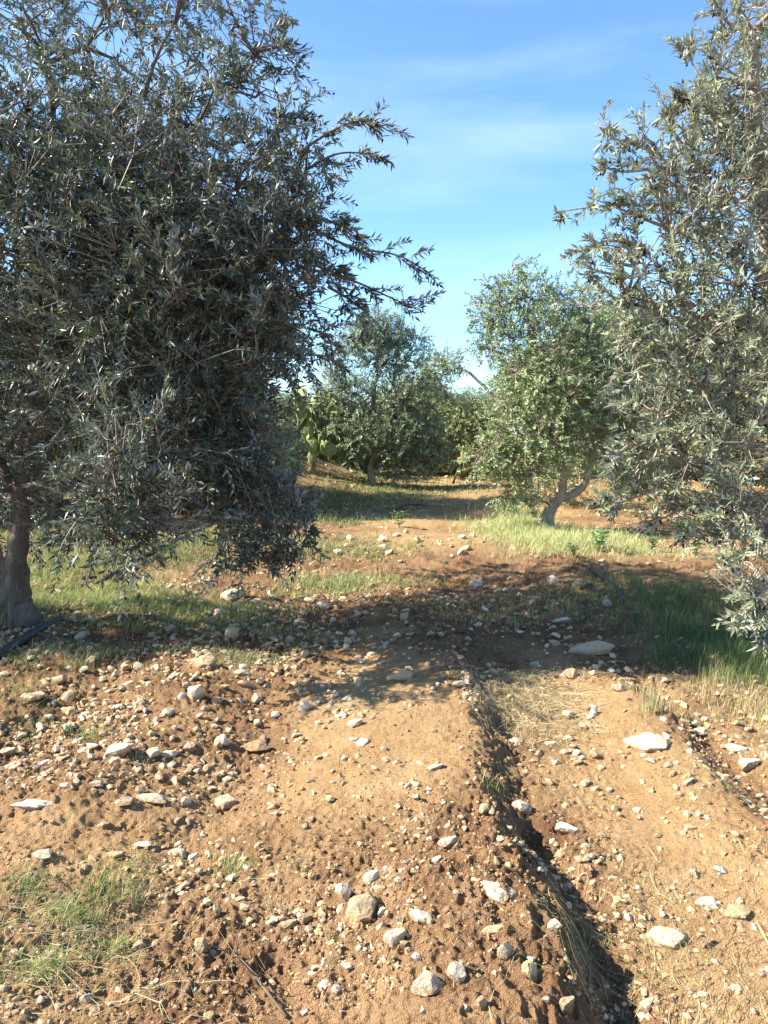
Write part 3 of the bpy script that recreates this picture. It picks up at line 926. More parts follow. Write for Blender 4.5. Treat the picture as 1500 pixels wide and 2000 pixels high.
sx_, sy_ = spots(7000, -100, 1600, 1180, 2080, k_straw, 5)
strands('straw', sx_, sy_, rng.uniform(.04, .26, len(sx_)) * (0.55 + sy_ / 9), np.full(len(sx_), .0013) * (0.6 + sy_ / 4), DRY + PALE[1:2], 'bits of dry straw strewn over the soil', rng.uniform(0, 6.28, len(sx_)) * .5 + rng.choice([1.3, 2.2], len(sx_)) * .6)
sx_, sy_ = spots(5200, 900, 1180, 1325, 1470, lambda x, y: np.exp(-((x - .82) / .26) ** 2 - ((y - 4.5) / .42) ** 2), 6)
strands('straw', sx_, sy_, rng.uniform(.06, .22, len(sx_)), np.full(len(sx_), .0026), DRY, 'mat of dead straw beside the shade edge between the furrows', rng.uniform(0, 6.28, len(sx_)), lift=.02)
for (px, py, cnt, L, a0, lab) in ((640, 1790 - 40, 0, .1, 0, ''), (400, 1950, 16, .33, 2.2, 'spray of pale dry stalks at the bottom left of centre'), (60, 1900, 60, .30, .2, 'long dry stalks lying in the lower left grass'),
                                  (1130, 1560, 40, .30, 1.9, 'dry stalks trailing along the right bank of the first furrow'), (1240, 1880, 90, .36, 2.2, 'long dry stalks trailing over the lower right soil'),
                                  (700, 1650, 40, .22, 2.9, 'dry stalks combed over the ridge side'), (1440, 1560, 60, .30, 2.1, 'dry stalks in the right hand furrow')):
    if not cnt: continue
    g = on_ground(px, py); sp = 0.10 if cnt < 20 else 0.16
    strands('straw', g[0] + rng.normal(0, sp, cnt), g[1] + rng.normal(0, sp, cnt), rng.uniform(.5, 1, cnt) * L, np.full(cnt, .0019), DRY + PALE, lab, np.full(cnt, a0) + rng.normal(0, .22, cnt), lift=.02)

# ------------------------------------------------------------------ trees
UNIT_LEAF = None


def leaf_arrays(p, d, nrm, L, W, detail):
    """p root, d direction, nrm normal -> vertices and faces"""
    n = len(p)
    s = np.cross(d, nrm); s /= np.linalg.norm(s, axis=1)[:, None] + 1e-9
    nn = np.cross(s, d)
    L = L[:, None]; W = W[:, None]
    if detail:
        V = np.stack([p, p + d * L * .42 + s * W * .5, p + d * L * .42 - s * W * .5, p + d * L * .45 - nn * W * .18, p + d * L - nn * L * .07], 1)
        T = np.array([[0, 1, 3], [0, 3, 2], [1, 4, 3], [3, 4, 2]])
        nv = 5
    else:
        V = np.stack([p, p + d * L * .45 + s * W * .5, p + d * L - nn * L * .06, p + d * L * .45 - s * W * .5], 1)
        T = None
        nv = 4
    o = (np.arange(n) * nv)[:, None, None]
    if detail:
        return V.reshape(-1, 3), (o + T[None]).reshape(-1, 3), nv
    return V.reshape(-1, 3), (o + np.array([[0, 3, 2, 1]])[None]).reshape(-1, 4), nv


def unit(v):
    return v / (np.linalg.norm(v, axis=-1, keepdims=True) + 1e-9)


def tree(label, base, trunk_paths, clumps, leaf=(.062, .014), dens=1.0, nleaf=22, twig=.30, mat=M_olive_m, detail=True, bark=M_bark, name='olive_tree',
         seed=1, droop=.5, up=.35, fruits=0, singles=0, group=None, sprays=(), outward=.9, trunk_n=18, cat='tree', side_pull=(0, 0, 0), nsub=9):
    """trunk_paths: list of (points, radii), first one is the trunk; clumps: (x, y, z, r, density)"""
    r = np.random.default_rng(seed)
    base = np.asarray(base, float)
    root = empty(name, base)
    tag(root, label, cat, group)
    nodes_p = []
    first = True
    for pts, rad in trunk_paths:
        k = 5 * len(pts) if not detail else 9 * len(pts)
        c = spline(pts, k); rr = np.interp(np.linspace(0, 1, k), np.linspace(0, 1, len(rad)), rad)
        if first:
            c0 = c
        V, Q, T = tube(c, rr, trunk_n if first else max(8, trunk_n - 6), 0.34, seed + len(nodes_p))
        pl = Pile(); pl.add(V - base, Q, T)
        link('trunk' if first else 'limb', pl.mesh('trunk' if first else 'limb', bark), root)
        lo = int(len(c) * (0.45 if first else 0.25))
        nodes_p += [(q, 0.5) for q in c[lo:]]
        first = False
    clumps = [tuple(c) + (1.0,) * (5 - len(c)) for c in clumps]
    NP = np.array([q for q, _ in nodes_p])
    wood = Pile()
    C = np.array([c[:3] for c in clumps]); RR = np.array([c[3] for c in clumps]); DD = np.array([c[4] for c in clumps])
    order = np.argsort(np.linalg.norm(C - NP[len(NP) // 2], axis=1))
    depth_cost = np.zeros(len(NP))
    subs = []
    for i in order:
        dist = np.linalg.norm(NP - C[i], axis=1) + depth_cost * .25
        j = int(np.argmin(dist)); a = NP[j]; L = np.linalg.norm(C[i] - a)
        if L > 0.05:
            mid = (a + C[i]) / 2 + r.normal(0, .09, 3) * L + np.array([0, 0, -.05 * L if C[i][2] > a[2] else .12 * L])
            k = max(4, int(L / .18))
            c = spline([a, mid, C[i]], k)
            r0 = .009 + .007 * math.sqrt(L) + .006 * (RR[i])
            V, Q, T = tube(c, np.linspace(r0, .007, k), 6, .15, i)
            wood.add(V - base, Q, T)
            NP = np.vstack([NP, c[1:]]); depth_cost = np.concatenate([depth_cost, depth_cost[j] + np.linspace(0, L, k)[1:]])
        # boughs inside the clump
        for q in range(max(3, int(nsub * DD[i]))):
            t = C[i] + unit(r.normal(size=3)) * RR[i] * r.uniform(.35, .85) * np.array([1, 1, .9])
            b = C[i] if r.random() < .6 or not subs else a
            mid = (b + t) / 2 + r.normal(0, .06, 3) * RR[i] + np.array([0, 0, .05])
            c = spline([b, mid, t], 5)
            V, Q, T = tube(c, np.linspace(.0065, .003, 5), 4)
            wood.add(V - base, Q, T)
            subs += [*c[1:]]
    S = np.array(subs)
    # leafy twigs
    cnt = np.maximum(4, (dens * DD * 95 * (RR / .6) ** 1.9)).astype(int)
    ci = np.repeat(np.arange(len(C)), cnt)
    n = len(ci)
    dv = unit(r.normal(size=(n, 3)))
    rad = RR[ci] * (0.25 + 0.72 * r.random(n) ** .55)
    # uneven outline
    rad = rad * (1 + .28 * np.sin(dv[:, 0] * 5 + ci) * np.sin(dv[:, 2] * 6 + ci * 2.0))
    B = C[ci] + dv * rad[:, None]
    near = np.empty(n, int)
    for s in range(0, n, 500):
        near[s:s + 500] = np.argmin(((B[s:s + 500, None] - S[None]) ** 2).sum(-1), 1)
    A = S[near]
    D = unit(unit(B - A) * .5 + dv * outward * .5 + np.array([0, 0, up]) + np.asarray(side_pull) + r.normal(0, .42, (n, 3)))
    Lt = twig * r.uniform(.4, 1.2, n) * np.where(r.random(n) < .08, 1.6, 1)
    if len(sprays):
        for (pts, m, ln) in sprays:
            c = spline(pts, 14)
            V, Q, T = tube(c, np.linspace(.011, .003, 14), 5)
            wood.add(V - base, Q, T)
            tt = r.uniform(.12, 1, m)
            idx = (tt * 13).astype(int)
            bb = c[idx]
            tg = unit(np.gradient(c, axis=0))[idx]
            A = np.vstack([A, bb]); B = np.vstack([B, bb + r.normal(0, .02, (m, 3))])
            D = np.vstack([D, unit(tg * .8 + r.normal(0, .5, (m, 3)) + np.array([0, 0, .1]))])
            Lt = np.concatenate([Lt, ln * r.uniform(.6, 1.2, m)])
        n = len(A)
    # twig axis: B + D t + sag t^2
    sag = np.stack([np.zeros(n), np.zeros(n), -droop * r.uniform(.3, 1.2, n)], 1)
    ts = np.array([.05, .5, 1.0]) if detail else np.array([1.0])
    pts = [A] + [B + (D * t + sag * t * t * .6) * Lt[:, None] for t in ts]
    rd = (np.array([.0040, .0032, .0022, .0010]) if detail else np.array([.0055, .002]))
    nr_ = len(pts)
    ax = unit(np.cross(D, np.array([.3, .2, 1.0]))); bx = np.cross(D, ax)
    Vt = []
    for k_, q in enumerate(pts):
        for a_ in (0, 2.09, 4.19):
            Vt.append(q + (ax * math.cos(a_) + bx * math.sin(a_)) * rd[k_])
    Vt = np.stack(Vt, 1).reshape(-1, 3) - base
    o0 = (np.arange(n) * 3 * nr_)[:, None]
    Qt = np.concatenate([o0 + np.array([[3 * k_ + a_, 3 * k_ + (a_ + 1) % 3, 3 * k_ + 3 + (a_ + 1) % 3, 3 * k_ + 3 + a_]]) for k_ in range(nr_ - 1) for a_ in range(3)])
    link('branches', wood.mesh('branches', bark), root, kind='stuff')
    link('twigs', mesh('twigs', Vt, [Qt], M_twig, smooth=True), root, kind='stuff')
    # leaves in pairs along the twig
    m = nleaf
    ti = np.repeat(np.arange(n), m)
    pos = np.tile((np.arange(m) // 2 + .5) / (m / 2), n)
    keep = r.random(len(ti)) < .93
    ti = ti[keep]; pos = pos[keep]
    par = np.tile(np.arange(m), n)[keep]
    tt = pos * 1.0
    root_p = B[ti] + (D[ti] * tt[:, None] + sag[ti] * (tt * tt * .6)[:, None]) * Lt[ti][:, None]
    tang = unit(D[ti] + sag[ti] * (1.2 * tt)[:, None])
    side = unit(ax[ti]); sid2 = np.cross(tang, side)
    ph = (par // 2) * 1.5708 + (par % 2) * math.pi + r.normal(0, .35, len(ti))
    perp = side * np.cos(ph)[:, None] + sid2 * np.sin(ph)[:, None]
    open_ = r.uniform(.45, 1.0, len(ti))[:, None]
    ld = unit(tang * (1.15 - open_ * .6) + perp * open_ + r.normal(0, .12, (len(ti), 3)))
    nr = unit(tang * .8 - perp * .2 + np.array([0, 0, .55]) + r.normal(0, .35, (len(ti), 3)))
    Ll = leaf[0] * r.uniform(.5, 1.22, len(ti)) * (1 - .25 * (tt > .9)); Wl = leaf[1] * r.uniform(.75, 1.2, len(ti))
    tint = np.clip(r.beta(2, 2.4, len(ti)) * .9 + .17 * r.normal(size=n)[ti], 0, .97)
    tint[r.random(len(ti)) < .010] = 1.0
    pick = np.zeros(len(ti), bool)
    if singles:
        dx = root_p[:, 0]; dy = root_p[:, 1]; dz = root_p[:, 2] - CAM_H
        zc = dy * math.cos(PITCH) - dz * math.sin(PITCH)
        vx = dx / zc * 1500; vy = (dy * math.sin(PITCH) + dz * math.cos(PITCH)) / zc * 1500
        inside = (np.abs(vx) < 735) & (np.abs(vy) < 985)
        score = np.where(inside, Ll / dy, 0)
        pick[np.argsort(-score)[:singles]] = True
    q = ~pick
    V, F, nv = leaf_arrays(root_p[q], ld[q], nr[q], Ll[q], Wl[q], detail)
    link('foliage', mesh('foliage', V - base, [F], mat, {'tint': np.repeat(tint[q], nv)}, smooth=False), root, kind='stuff')
    if singles:
        libm = []
        for tv in (.2, .4, .6, .8):
            V, F, nv = leaf_arrays(np.zeros((1, 3)), np.array([[0, 1.0, 0]]), np.array([[0, 0, 1.0]]), np.array([1.0]), np.array([.22]), True)
            libm.append(mesh('leaf', V, [F], mat, {'tint': np.full(nv, tv)}))
        for i in np.nonzero(pick)[0]:
            d = ld[i]; s = unit(np.cross(d, nr[i])); nn = np.cross(s, d)
            Mx = Matrix(((s[0], d[0], nn[0], 0), (s[1], d[1], nn[1], 0), (s[2], d[2], nn[2], 0), (0, 0, 0, 1)))
            o = bpy.data.objects.new('leaf', libm[min(3, int(tint[i] * 4))]); COL.objects.link(o)
            o.parent = root
            lp = root_p[i] - base
            o.matrix_local = Matrix.Translation(Vector(lp)) @ Mx @ Matrix.Scale(float(Ll[i]), 4)
    if fruits:
        # ripe olives hanging in little bunches on the twigs
        sel = r.choice(n, fruits // 3, replace=n < fruits // 3)
        sel = np.repeat(sel, 3)
        f = r.uniform(.1, .85, len(sel))
        c = B[sel] + (D[sel] * f[:, None] + sag[sel] * (f * f * .6)[:, None]) * Lt[sel][:, None] + r.normal(0, .011, (len(sel), 3)) - np.array([0, 0, .014])
        bm = bmesh.new(); bmesh.ops.create_icosphere(bm, subdivisions=1, radius=1.0)
        Vf = np.array([v.co[:] for v in bm.verts]); Ff = np.array([[v.index for v in fc.verts] for fc in bm.faces]); bm.free()
        rs = r.uniform(.0065, .0095, len(sel))
        VV = (Vf[None] * np.stack([rs, rs, rs * 1.35], 1)[:, None] + c[:, None]).reshape(-1, 3) - base
        FF = (Ff[None] + (np.arange(len(sel)) * len(Vf))[:, None, None]).reshape(-1, 3)
        link('olives', mesh('olives', VV, [FF], M_fruit, smooth=True), root, kind='stuff')
    return root, len(Ll)


def CL(lst):
    """clumps given by where they are seen, how far off they are and how large (metres)"""
    return [tuple(P(a, b, c)) + tuple(rest) for a, b, c, *rest in lst]


# the left tree, close by
bL = on_ground(48, 1222)
dL = bL[1]
left_clumps = CL([
    (60, 40, 5.9, .46, .5), (210, 20, 6.2, .46, .5), (340, 50, 5.9, .38, .5), (455, 30, 5.8, .36, .7), (500, 110, 5.6, .28, .9),
    (110, 190, 5.8, .5, .7), (280, 190, 5.6, .5, .75), (420, 170, 5.5, .45, .8), (20, 300, 5.7, .5, .95), (500, 190, 5.4, .2, .7), (525, 300, 5.4, .36, 1.0), (600, 300, 5.3, .2, .9),
    (180, 350, 5.4, .62, 1.0), (330, 370, 5.2, .6, 1.1), (460, 370, 5.2, .5, 1.2), (570, 390, 5.3, .32, 1.3), (70, 470, 5.6, .66, 1.2),
    (230, 520, 5.2, .62, 1.2), (390, 520, 5.1, .6, 1.3), (530, 500, 5.2, .5, 1.3), (600, 470, 5.3, .2, 1.1), (60, 640, 5.9, .55, 1.0), (200, 680, 5.3, .6, 1.1),
    (350, 660, 5.1, .6, 1.3), (490, 650, 5.2, .52, 1.3), (560, 600, 5.3, .32, 1.2), (495, 690, 5.3, .24, 1.3), (150, 800, 5.5, .45, .9), (270, 790, 5.1, .5, 1.2),
    (400, 790, 5.2, .55, 1.3), (435, 770, 5.3, .32, 1.6), (235, 890, 4.45, .31, 1.9), (200, 980, 4.42, .24, 2.0), (285, 980, 4.42, .22, 2.0), (255, 1050, 4.42, .16, 2.2), (210, 1050, 4.42, .12, 1.8), (300, 1050, 4.42, .12, 1.8), (320, 880, 4.9, .3, 1.0),
    (430, 890, 5.4, .36, 1.6), (455, 880, 5.3, .25, 1.9), (515, 960, 5.2, .22, 2.0), (470, 980, 5.4, .26, 1.8), (520, 1040, 5.0, .22, 2.2), (470, 1070, 4.95, .14, 2), (560, 1050, 5.0, .13, 2.0), (430, 1085, 4.9, .1, 1.6), (550, 1085, 4.9, .1, 2), (500, 1090, 5.0, .12, 2),
    (100, 940, 6.9, .5, .9), (20, 880, 6.6, .45, .8), (20, 760, 6.4, .5, .9), (160, 1000, 6.6, .38, .8), (40, 1000, 6.8, .35, .7), (120, 700, 6.6, .6, .8),
    (300, 620, 6.6, .9, 1.0), (420, 430, 6.7, .9, 1.0), (200, 400, 7.0, .9, .9), (380, 820, 6.6, .6, 1.0), (500, 560, 6.5, .7, 1.0), (150, 100, 7.2, .6, .4), (350, 220, 7.0, .6, .5),
    (60, 720, 5.6, .45, 1.1), (30, 850, 5.9, .3, .8), (125, 880, 5.6, .25, 1.0), (130, 1010, 5.8, .2, 1.2), (-30, 960, 5.9, .25, 1.0), (140, 1050, 5.7, .14, 1.0), (590, 990, 5.1, .14, 1.0), (520, 1100, 4.9, .12, 1.0), (330, 960, 5.3, .2, .8), (400, 960, 5.6, .25, 1.0),
    (-180, 300, 5.9, .8, .9), (-220, 600, 5.8, .7, .9), (-150, 800, 5.8, .5, .9), (-50, 0, 6.3, .7, .7), (200, -150, 6.4, .8, .9), (400, -80, 6.2, .6, .8),
])
left_clumps += [(-1.2, 5.25, 1.6, .35, 1.8), (-1.8, 5.15, 2.2, .4, 1.8), (-2.4, 5.2, 2.9, .45, 1.7), (-1.0, 5.3, 2.6, .4, 1.8), (-1.2, 5.8, 1.3, .4, 1.6), (-1.8, 5.4, 3.3, .5, 1.6), (-2.6, 5.3, 3.6, .5, 1.4),
                (-1.5, 7.4, 2.0, .45, 1.4), (-2.2, 8.2, 2.6, .5, 1.5), (-1.5, 8.2, 3.2, .5, 1.4), (-2.4, 8.3, 3.7, .5, 1.2), (-1.8, 6.8, 2.6, .5, 1.4), (-4.4, 5.3, 1.9, .55, 1.3), (-4.0, 5.4, 1.5, .4, 1.3), (-5.0, 5.4, 2.6, .6, 1.2), (-2.8, 5.7, 2.5, .6, 1.4), (-2.2, 5.8, 1.9, .4, 1.4), (-1.6, 5.7, 2.8, .6, 1.4), (-2.0, 5.8, 3.4, .6, 1.3), (-3.2, 5.7, 3.8, .55, 1.0),
                (-4.4, 5.5, 3.1, .6, 1.1), (-4.7, 5.6, 2.6, .55, 1.1), (-3.9, 5.5, 4.1, .65, 1.0), (-3.0, 7.6, 3.6, .6, .8), (-2.4, 7.9, 4.4, .6, .5), (-1.7, 7.3, 3.2, .6, .9), (-3.2, 7.4, 4.8, .6, .4), (-1.2, 7.6, 3.8, .5, .7), (-2.6, 7.0, 2.7, .5, 1)]
tl = [P(54, 1235, dL), P(42, 1180, dL), P(33, 1110, dL + .02), P(40, 1000, dL + .05), P(56, 880, dL), P(72, 780, dL - .05), P(90, 690, dL - .1)]
sprL = [
    ([P(560, 420, 5.2), P(680, 480, 5.2), P(780, 500, 5.2), P(858, 547, 5.2)], 15, .16),
    ([P(580, 520, 5.2), P(680, 545, 5.2), P(760, 580, 5.2), P(832, 612, 5.2)], 15, .15),
    ([P(580, 300, 5.2), P(650, 255, 5.2), P(710, 235, 5.2), P(772, 262, 5.2)], 15, .15),
    ([P(600, 330, 5.3), P(660, 300, 5.3), P(730, 300, 5.3)], 9, .15),
    ([P(640, 560, 5.2), P(690, 590, 5.2), P(745, 640, 5.2)], 9, .12),
    ([P(590, 440, 5.2), P(640, 430, 5.2), P(700, 470, 5.2)], 12, .16),
    ([P(500, 100, 5.5), P(540, 90, 5.5), P(562, 60, 5.5)], 9, .15),
    ([P(530, 220, 5.4), P(580, 230, 5.4), P(600, 200, 5.4)], 8, .15),
    ([P(600, 640, 5.3), P(640, 660, 5.3), P(655, 715, 5.3)], 9, .12),
    ([P(560, 950, 5.0), P(590, 1010, 5.0), P(600, 1050, 5.0)], 9, .10),
    ([P(210, 20, 5.4), P(240, -20, 5.4)], 6, .16),
    ([P(350, 600, 4.7), P(335, 520, 4.65), P(345, 460, 4.65)], 10, .14), ([P(500, 700, 4.7), P(505, 640, 4.65), P(520, 570, 4.65)], 10, .12),
    ([P(120, 560, 4.9), P(80, 500, 4.8), P(85, 430, 4.8)], 10, .14), ([P(300, 900, 4.6), P(300, 840, 4.6), P(320, 760, 4.6)], 8, .12),
]
cntL = tree('big dark olive tree filling the left side, its branches hanging nearly to the ground', bL,
     [(tl, [.135, .092, .082, .076, .07, .06, .045]), ([P(75, 770, dL - .05), P(180, 560, 5.9), P(300, 420, 5.7), P(380, 250, 5.7)], [.06, .045, .035, .02]),
      ([P(60, 860, dL), P(200, 760, 5.8), P(350, 700, 5.5), P(460, 640, 5.4)], [.055, .045, .03, .018]),
      ([P(90, 700, dL - .1), P(60, 480, 6.1), P(100, 250, 6.1), P(90, 100, 6.2)], [.05, .04, .03, .018]),
      ([P(40, 980, dL + .03), P(-60, 800, 6.3), P(-160, 620, 6.4)], [.05, .04, .02])],
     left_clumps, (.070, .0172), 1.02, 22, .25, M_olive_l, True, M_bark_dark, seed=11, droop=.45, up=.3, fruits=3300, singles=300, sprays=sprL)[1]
# a second, thinner stem of the same row at the very edge
b2 = on_ground(-8, 1195)
tree('leaning olive sapling stem cut by the left edge beside the big tree', b2, [([P(-8, 1205, b2[1]), P(0, 1150, b2[1]), P(-12, 1080, b2[1]), P(-40, 980, b2[1])], [.085, .07, .06, .05])],
     CL([(-60, 900, b2[1], .4, .8), (-120, 800, b2[1], .5, .8)]), (.065, .014), .6, 18, .26, M_olive_l, True, seed=12)

# the right tree, its trunk just outside the frame
bR = np.array([3.15, 5.3, float(ground_z(3.15, 5.3))])
right_clumps = CL([
    (1460, 40, 5.1, .34, .9), (1400, 150, 5.0, .20, 1.0), (1470, 170, 5.0, .34, 1.0), (1380, 210, 4.9, .18, 1.0), (1420, 270, 4.9, .34, 1.1), (1340, 290, 4.9, .27, 1.1), (1500, 300, 5.0, .4, 1.0),
    (1270, 300, 4.9, .14, .9), (1290, 370, 4.9, .22, 1.1), (1380, 390, 4.9, .38, 1.1), (1480, 420, 5.0, .4, 1.1), (1310, 460, 4.9, .26, 1.0), (1240, 520, 4.9, .22, 1.0), (1180, 500, 4.9, .12, .9), (1340, 540, 4.9, .36, 1.1),
    (1450, 560, 4.9, .42, 1.1), (1220, 590, 5.0, .22, .9), (1290, 630, 4.9, .3, 1.1), (1390, 670, 4.8, .42, 1.1), (1490, 700, 4.8, .4, 1.1), (1300, 730, 4.9, .34, 1.1), (1240, 690, 5.0, .2, .9), (1390, 800, 4.8, .42, 1.1),
    (1290, 820, 4.9, .28, 1.0), (1270, 900, 4.9, .24, .9), (1230, 945, 4.8, .14, .8), (1350, 910, 4.8, .32, 1.0), (1470, 880, 4.7, .4, 1.1), (1320, 980, 4.9, .2, .6), (1420, 990, 4.8, .26, .7), (1490, 1030, 4.5, .3, 1.0),
    (1480, 1120, 4.3, .2, 1.2), (1500, 1190, 4.2, .16, 1.1), (1450, 1100, 4.4, .1, 1.0), (1560, 1000, 4.8, .5, 1.0),
    (1580, 200, 5.4, .6, 1.0), (1600, 450, 5.6, .7, 1.0), (1600, 750, 5.4, .6, 1.0), (1450, 640, 5.7, .6, 1.0), (1430, 380, 5.8, .5, .9), (1720, 300, 5.6, .8, .8), (1750, 650, 5.6, .8, .8), (1600, -50, 5.4, .6, .8),
])
# spread to the right side of that tree, out of view
right_clumps += [(4.3, 5.0, 2.6, .8, .7), (4.6, 6.0, 3.2, .8, .7), (3.9, 4.2, 3.3, .6, .7)]
sprR = [
    ([P(1320, 330, 4.9), P(1260, 290, 4.9), P(1200, 270, 4.9), P(1162, 240, 4.9)], 12, .13), ([P(1330, 300, 4.9), P(1310, 240, 4.9), P(1285, 200, 4.9)], 6, .09),
    ([P(1300, 400, 4.9), P(1220, 400, 4.9), P(1150, 405, 4.9), P(1085, 415, 4.9)], 12, .11), ([P(1290, 440, 4.9), P(1215, 410, 4.9), P(1165, 390, 4.9)], 7, .10),
    ([P(1270, 330, 4.9), P(1215, 335, 4.9), P(1175, 325, 4.9)], 6, .09), ([P(1260, 480, 4.9), P(1190, 470, 4.9), P(1130, 490, 4.9)], 9, .12), ([P(1230, 540, 4.9), P(1170, 530, 4.9), P(1130, 510, 4.9)], 8, .12),
    ([P(1400, 190, 4.9), P(1360, 140, 4.9), P(1340, 85, 4.9)], 9, .13), ([P(1440, 60, 5), P(1410, 30, 5), P(1395, -10, 5)], 8, .12), ([P(1420, 120, 4.9), P(1370, 180, 4.9), P(1330, 190, 4.9)], 8, .12),
    ([P(1300, 950, 4.8), P(1230, 975, 4.75), P(1175, 985, 4.7)], 12, .14), ([P(1290, 880, 4.8), P(1230, 870, 4.75), P(1195, 900, 4.7)], 10, .13),
    ([P(1500, 1150, 4.2), P(1460, 1190, 4.15), P(1440, 1240, 4.15)], 9, .10), ([P(1520, 1180, 4.2), P(1495, 1220, 4.15), P(1490, 1245, 4.15)], 7, .10), ([P(1380, 960, 4.8), P(1300, 1010, 4.8), P(1240, 1020, 4.8)], 10, .13),
    ([P(1440, 1010, 4.7), P(1400, 1040, 4.7), P(1330, 1045, 4.7)], 9, .13),
]
cntR = tree('silvery olive tree on the right, lit by the sun, trunk beyond the frame edge', bR,
     [([(3.15, 5.3, -.1), (3.1, 5.32, .5), (3.15, 5.3, 1.1), (3.05, 5.35, 1.7)], [.18, .13, .12, .10]),
      ([(3.05, 5.35, 1.6), P(1530, 700, 5.3), P(1495, 480, 5.2), P(1478, 250, 5.1), P(1470, 60, 5.1)], [.085, .06, .045, .035, .02]),
      ([(3.1, 5.3, 1.3), P(1500, 820, 5.1), P(1400, 700, 5.0), P(1320, 560, 5.0)], [.06, .045, .03, .018]),
      ([(3.1, 5.3, 1.2), P(1480, 980, 5.0), P(1380, 930, 4.9), P(1290, 880, 4.9)], [.05, .035, .025, .012]),
      ([(3.1, 5.3, 1.4), (3.8, 5.2, 2.3), (4.4, 5.4, 3.0)], [.06, .045, .03])],
     right_clumps, (.064, .0165), 1.15, 22, .22, M_olive_r, True, M_bark_pale, seed=21, droop=.2, up=.4, fruits=1900, singles=300, sprays=sprR, side_pull=(-.25, 0, 0))[1]

# the middle tree
bM = on_ground(1070, 1032)
dM = bM[1]
mid_clumps = CL([
    (1040, 570, dM, .42, .9), (1000, 590, dM, .42, .9), (960, 615, dM, .32, .8), (1090, 590, dM, .42, .8), (1140, 600, dM, .45, .7), (1000, 660, dM, .55, 1.0), (1070, 680, dM - .3, .6, 1.0), (950, 660, dM, .22, .6),
    (1150, 680, dM, .55, .9), (1020, 750, dM - .3, .5, 1.1), (1090, 770, dM - .5, .6, 1.2), (1160, 770, dM - .2, .55, 1.1), (1000, 830, dM - .4, .45, 1.1), (1060, 850, dM - .6, .5, 1.2), (1140, 860, dM - .4, .5, 1.2),
    (960, 880, dM - .4, .36, 1.0), (930, 900, dM - .4, .22, .8), (990, 920, dM - .4, .38, 1.1), (1040, 920, dM - .4, .34, 1.0), (985, 965, dM - .4, .2, 1.0), (1030, 975, dM - .3, .22, .9), (1200, 840, dM + .2, .5, 1.1), (1215, 900, dM + .3, .4, 1.2), (1190, 720, dM + .3, .5, .9),
    (1230, 780, dM + .5, .6, 1.0), (1080, 720, dM + .9, .7, 1.0), (1150, 830, dM + .9, .7, 1.0), (1240, 900, dM + .8, .5, 1.1), (1250, 960, dM + .4, .3, .8), (1000, 520, dM, .12, .5), (950, 590, dM, .16, .6),
])
tree('middle olive tree with forked leaning trunk standing in pale fluffy grass', bM,
     [([P(1070, 1040, dM), P(1068, 1010, dM), P(1080, 985, dM), P(1096, 960, dM), P(1095, 900, dM)], [.13, .10, .095, .085, .06]),
      ([P(1088, 975, dM), P(1120, 965, dM), P(1145, 940, dM), P(1155, 880, dM)], [.075, .06, .055, .04]),
      ([P(1095, 920, dM), P(1075, 850, dM), P(1060, 760, dM), P(1040, 640, dM)], [.06, .05, .04, .02]),
      ([P(1150, 900, dM), P(1190, 830, dM), P(1200, 740, dM)], [.045, .035, .02])],
     mid_clumps, (.060, .0195), 2.7, 18, .24, M_olive_m, False, M_bark_pale, seed=31, droop=.45, up=.25, trunk_n=14,
     sprays=[([P(985, 640, dM), P(940, 620, dM), P(922, 640, dM)], 14, .2), ([P(1000, 600, dM), P(960, 560, dM), P(948, 545, dM)], 8, .2), ([P(1020, 570, dM), P(1012, 520, dM)], 8, .16),
             ([P(980, 690, dM), P(940, 680, dM), P(925, 690, dM)], 14, .2), ([P(1010, 560, dM), P(990, 555, dM), P(975, 550, dM)], 8, .2)])

# the far tree in the middle
bF = on_ground(728, 944)
dF = bF[1]
far_clumps = CL([
    (735, 645, dF, .5, 1.3), (700, 660, dF, .42, 1.0), (775, 655, dF, .42, .9), (812, 668, dF, .3, .7), (765, 700, dF, .5, 1.1), (730, 690, dF, .5, .9), (670, 700, dF, .5, .6), (810, 710, dF, .45, .5), (650, 760, dF, .5, .8), (700, 770, dF, .6, 1.0),
    (770, 790, dF - .2, .6, 1.0), (820, 780, dF, .55, .9), (655, 830, dF, .5, 1.0), (710, 840, dF - .3, .5, 1.2), (780, 860, dF - .2, .6, 1.3), (830, 850, dF, .55, 1.2), (690, 880, dF - .2, .32, 1.0), (760, 905, dF, .42, 1.2), (820, 905, dF + .1, .4, 1.2), (640, 790, dF + .2, .3, .8), (860, 890, dF + .3, .4, 1.0),
])
tree('tall feathery olive tree standing far back in the middle of the grove', bF,
     [([P(728, 950, dF), P(725, 915, dF), P(732, 880, dF), P(728, 800, dF), P(736, 720, dF)], [.10, .085, .075, .055, .03]), ([P(730, 850, dF), P(760, 790, dF), P(775, 700, dF)], [.05, .04, .02]),
      ([P(730, 860, dF), P(690, 800, dF), P(670, 740, dF)], [.045, .035, .02])],
     far_clumps, (.078, .024), 3.2, 16, .30, M_olive_f, False, M_bark_pale, seed=41, droop=.2, up=.5, trunk_n=10)

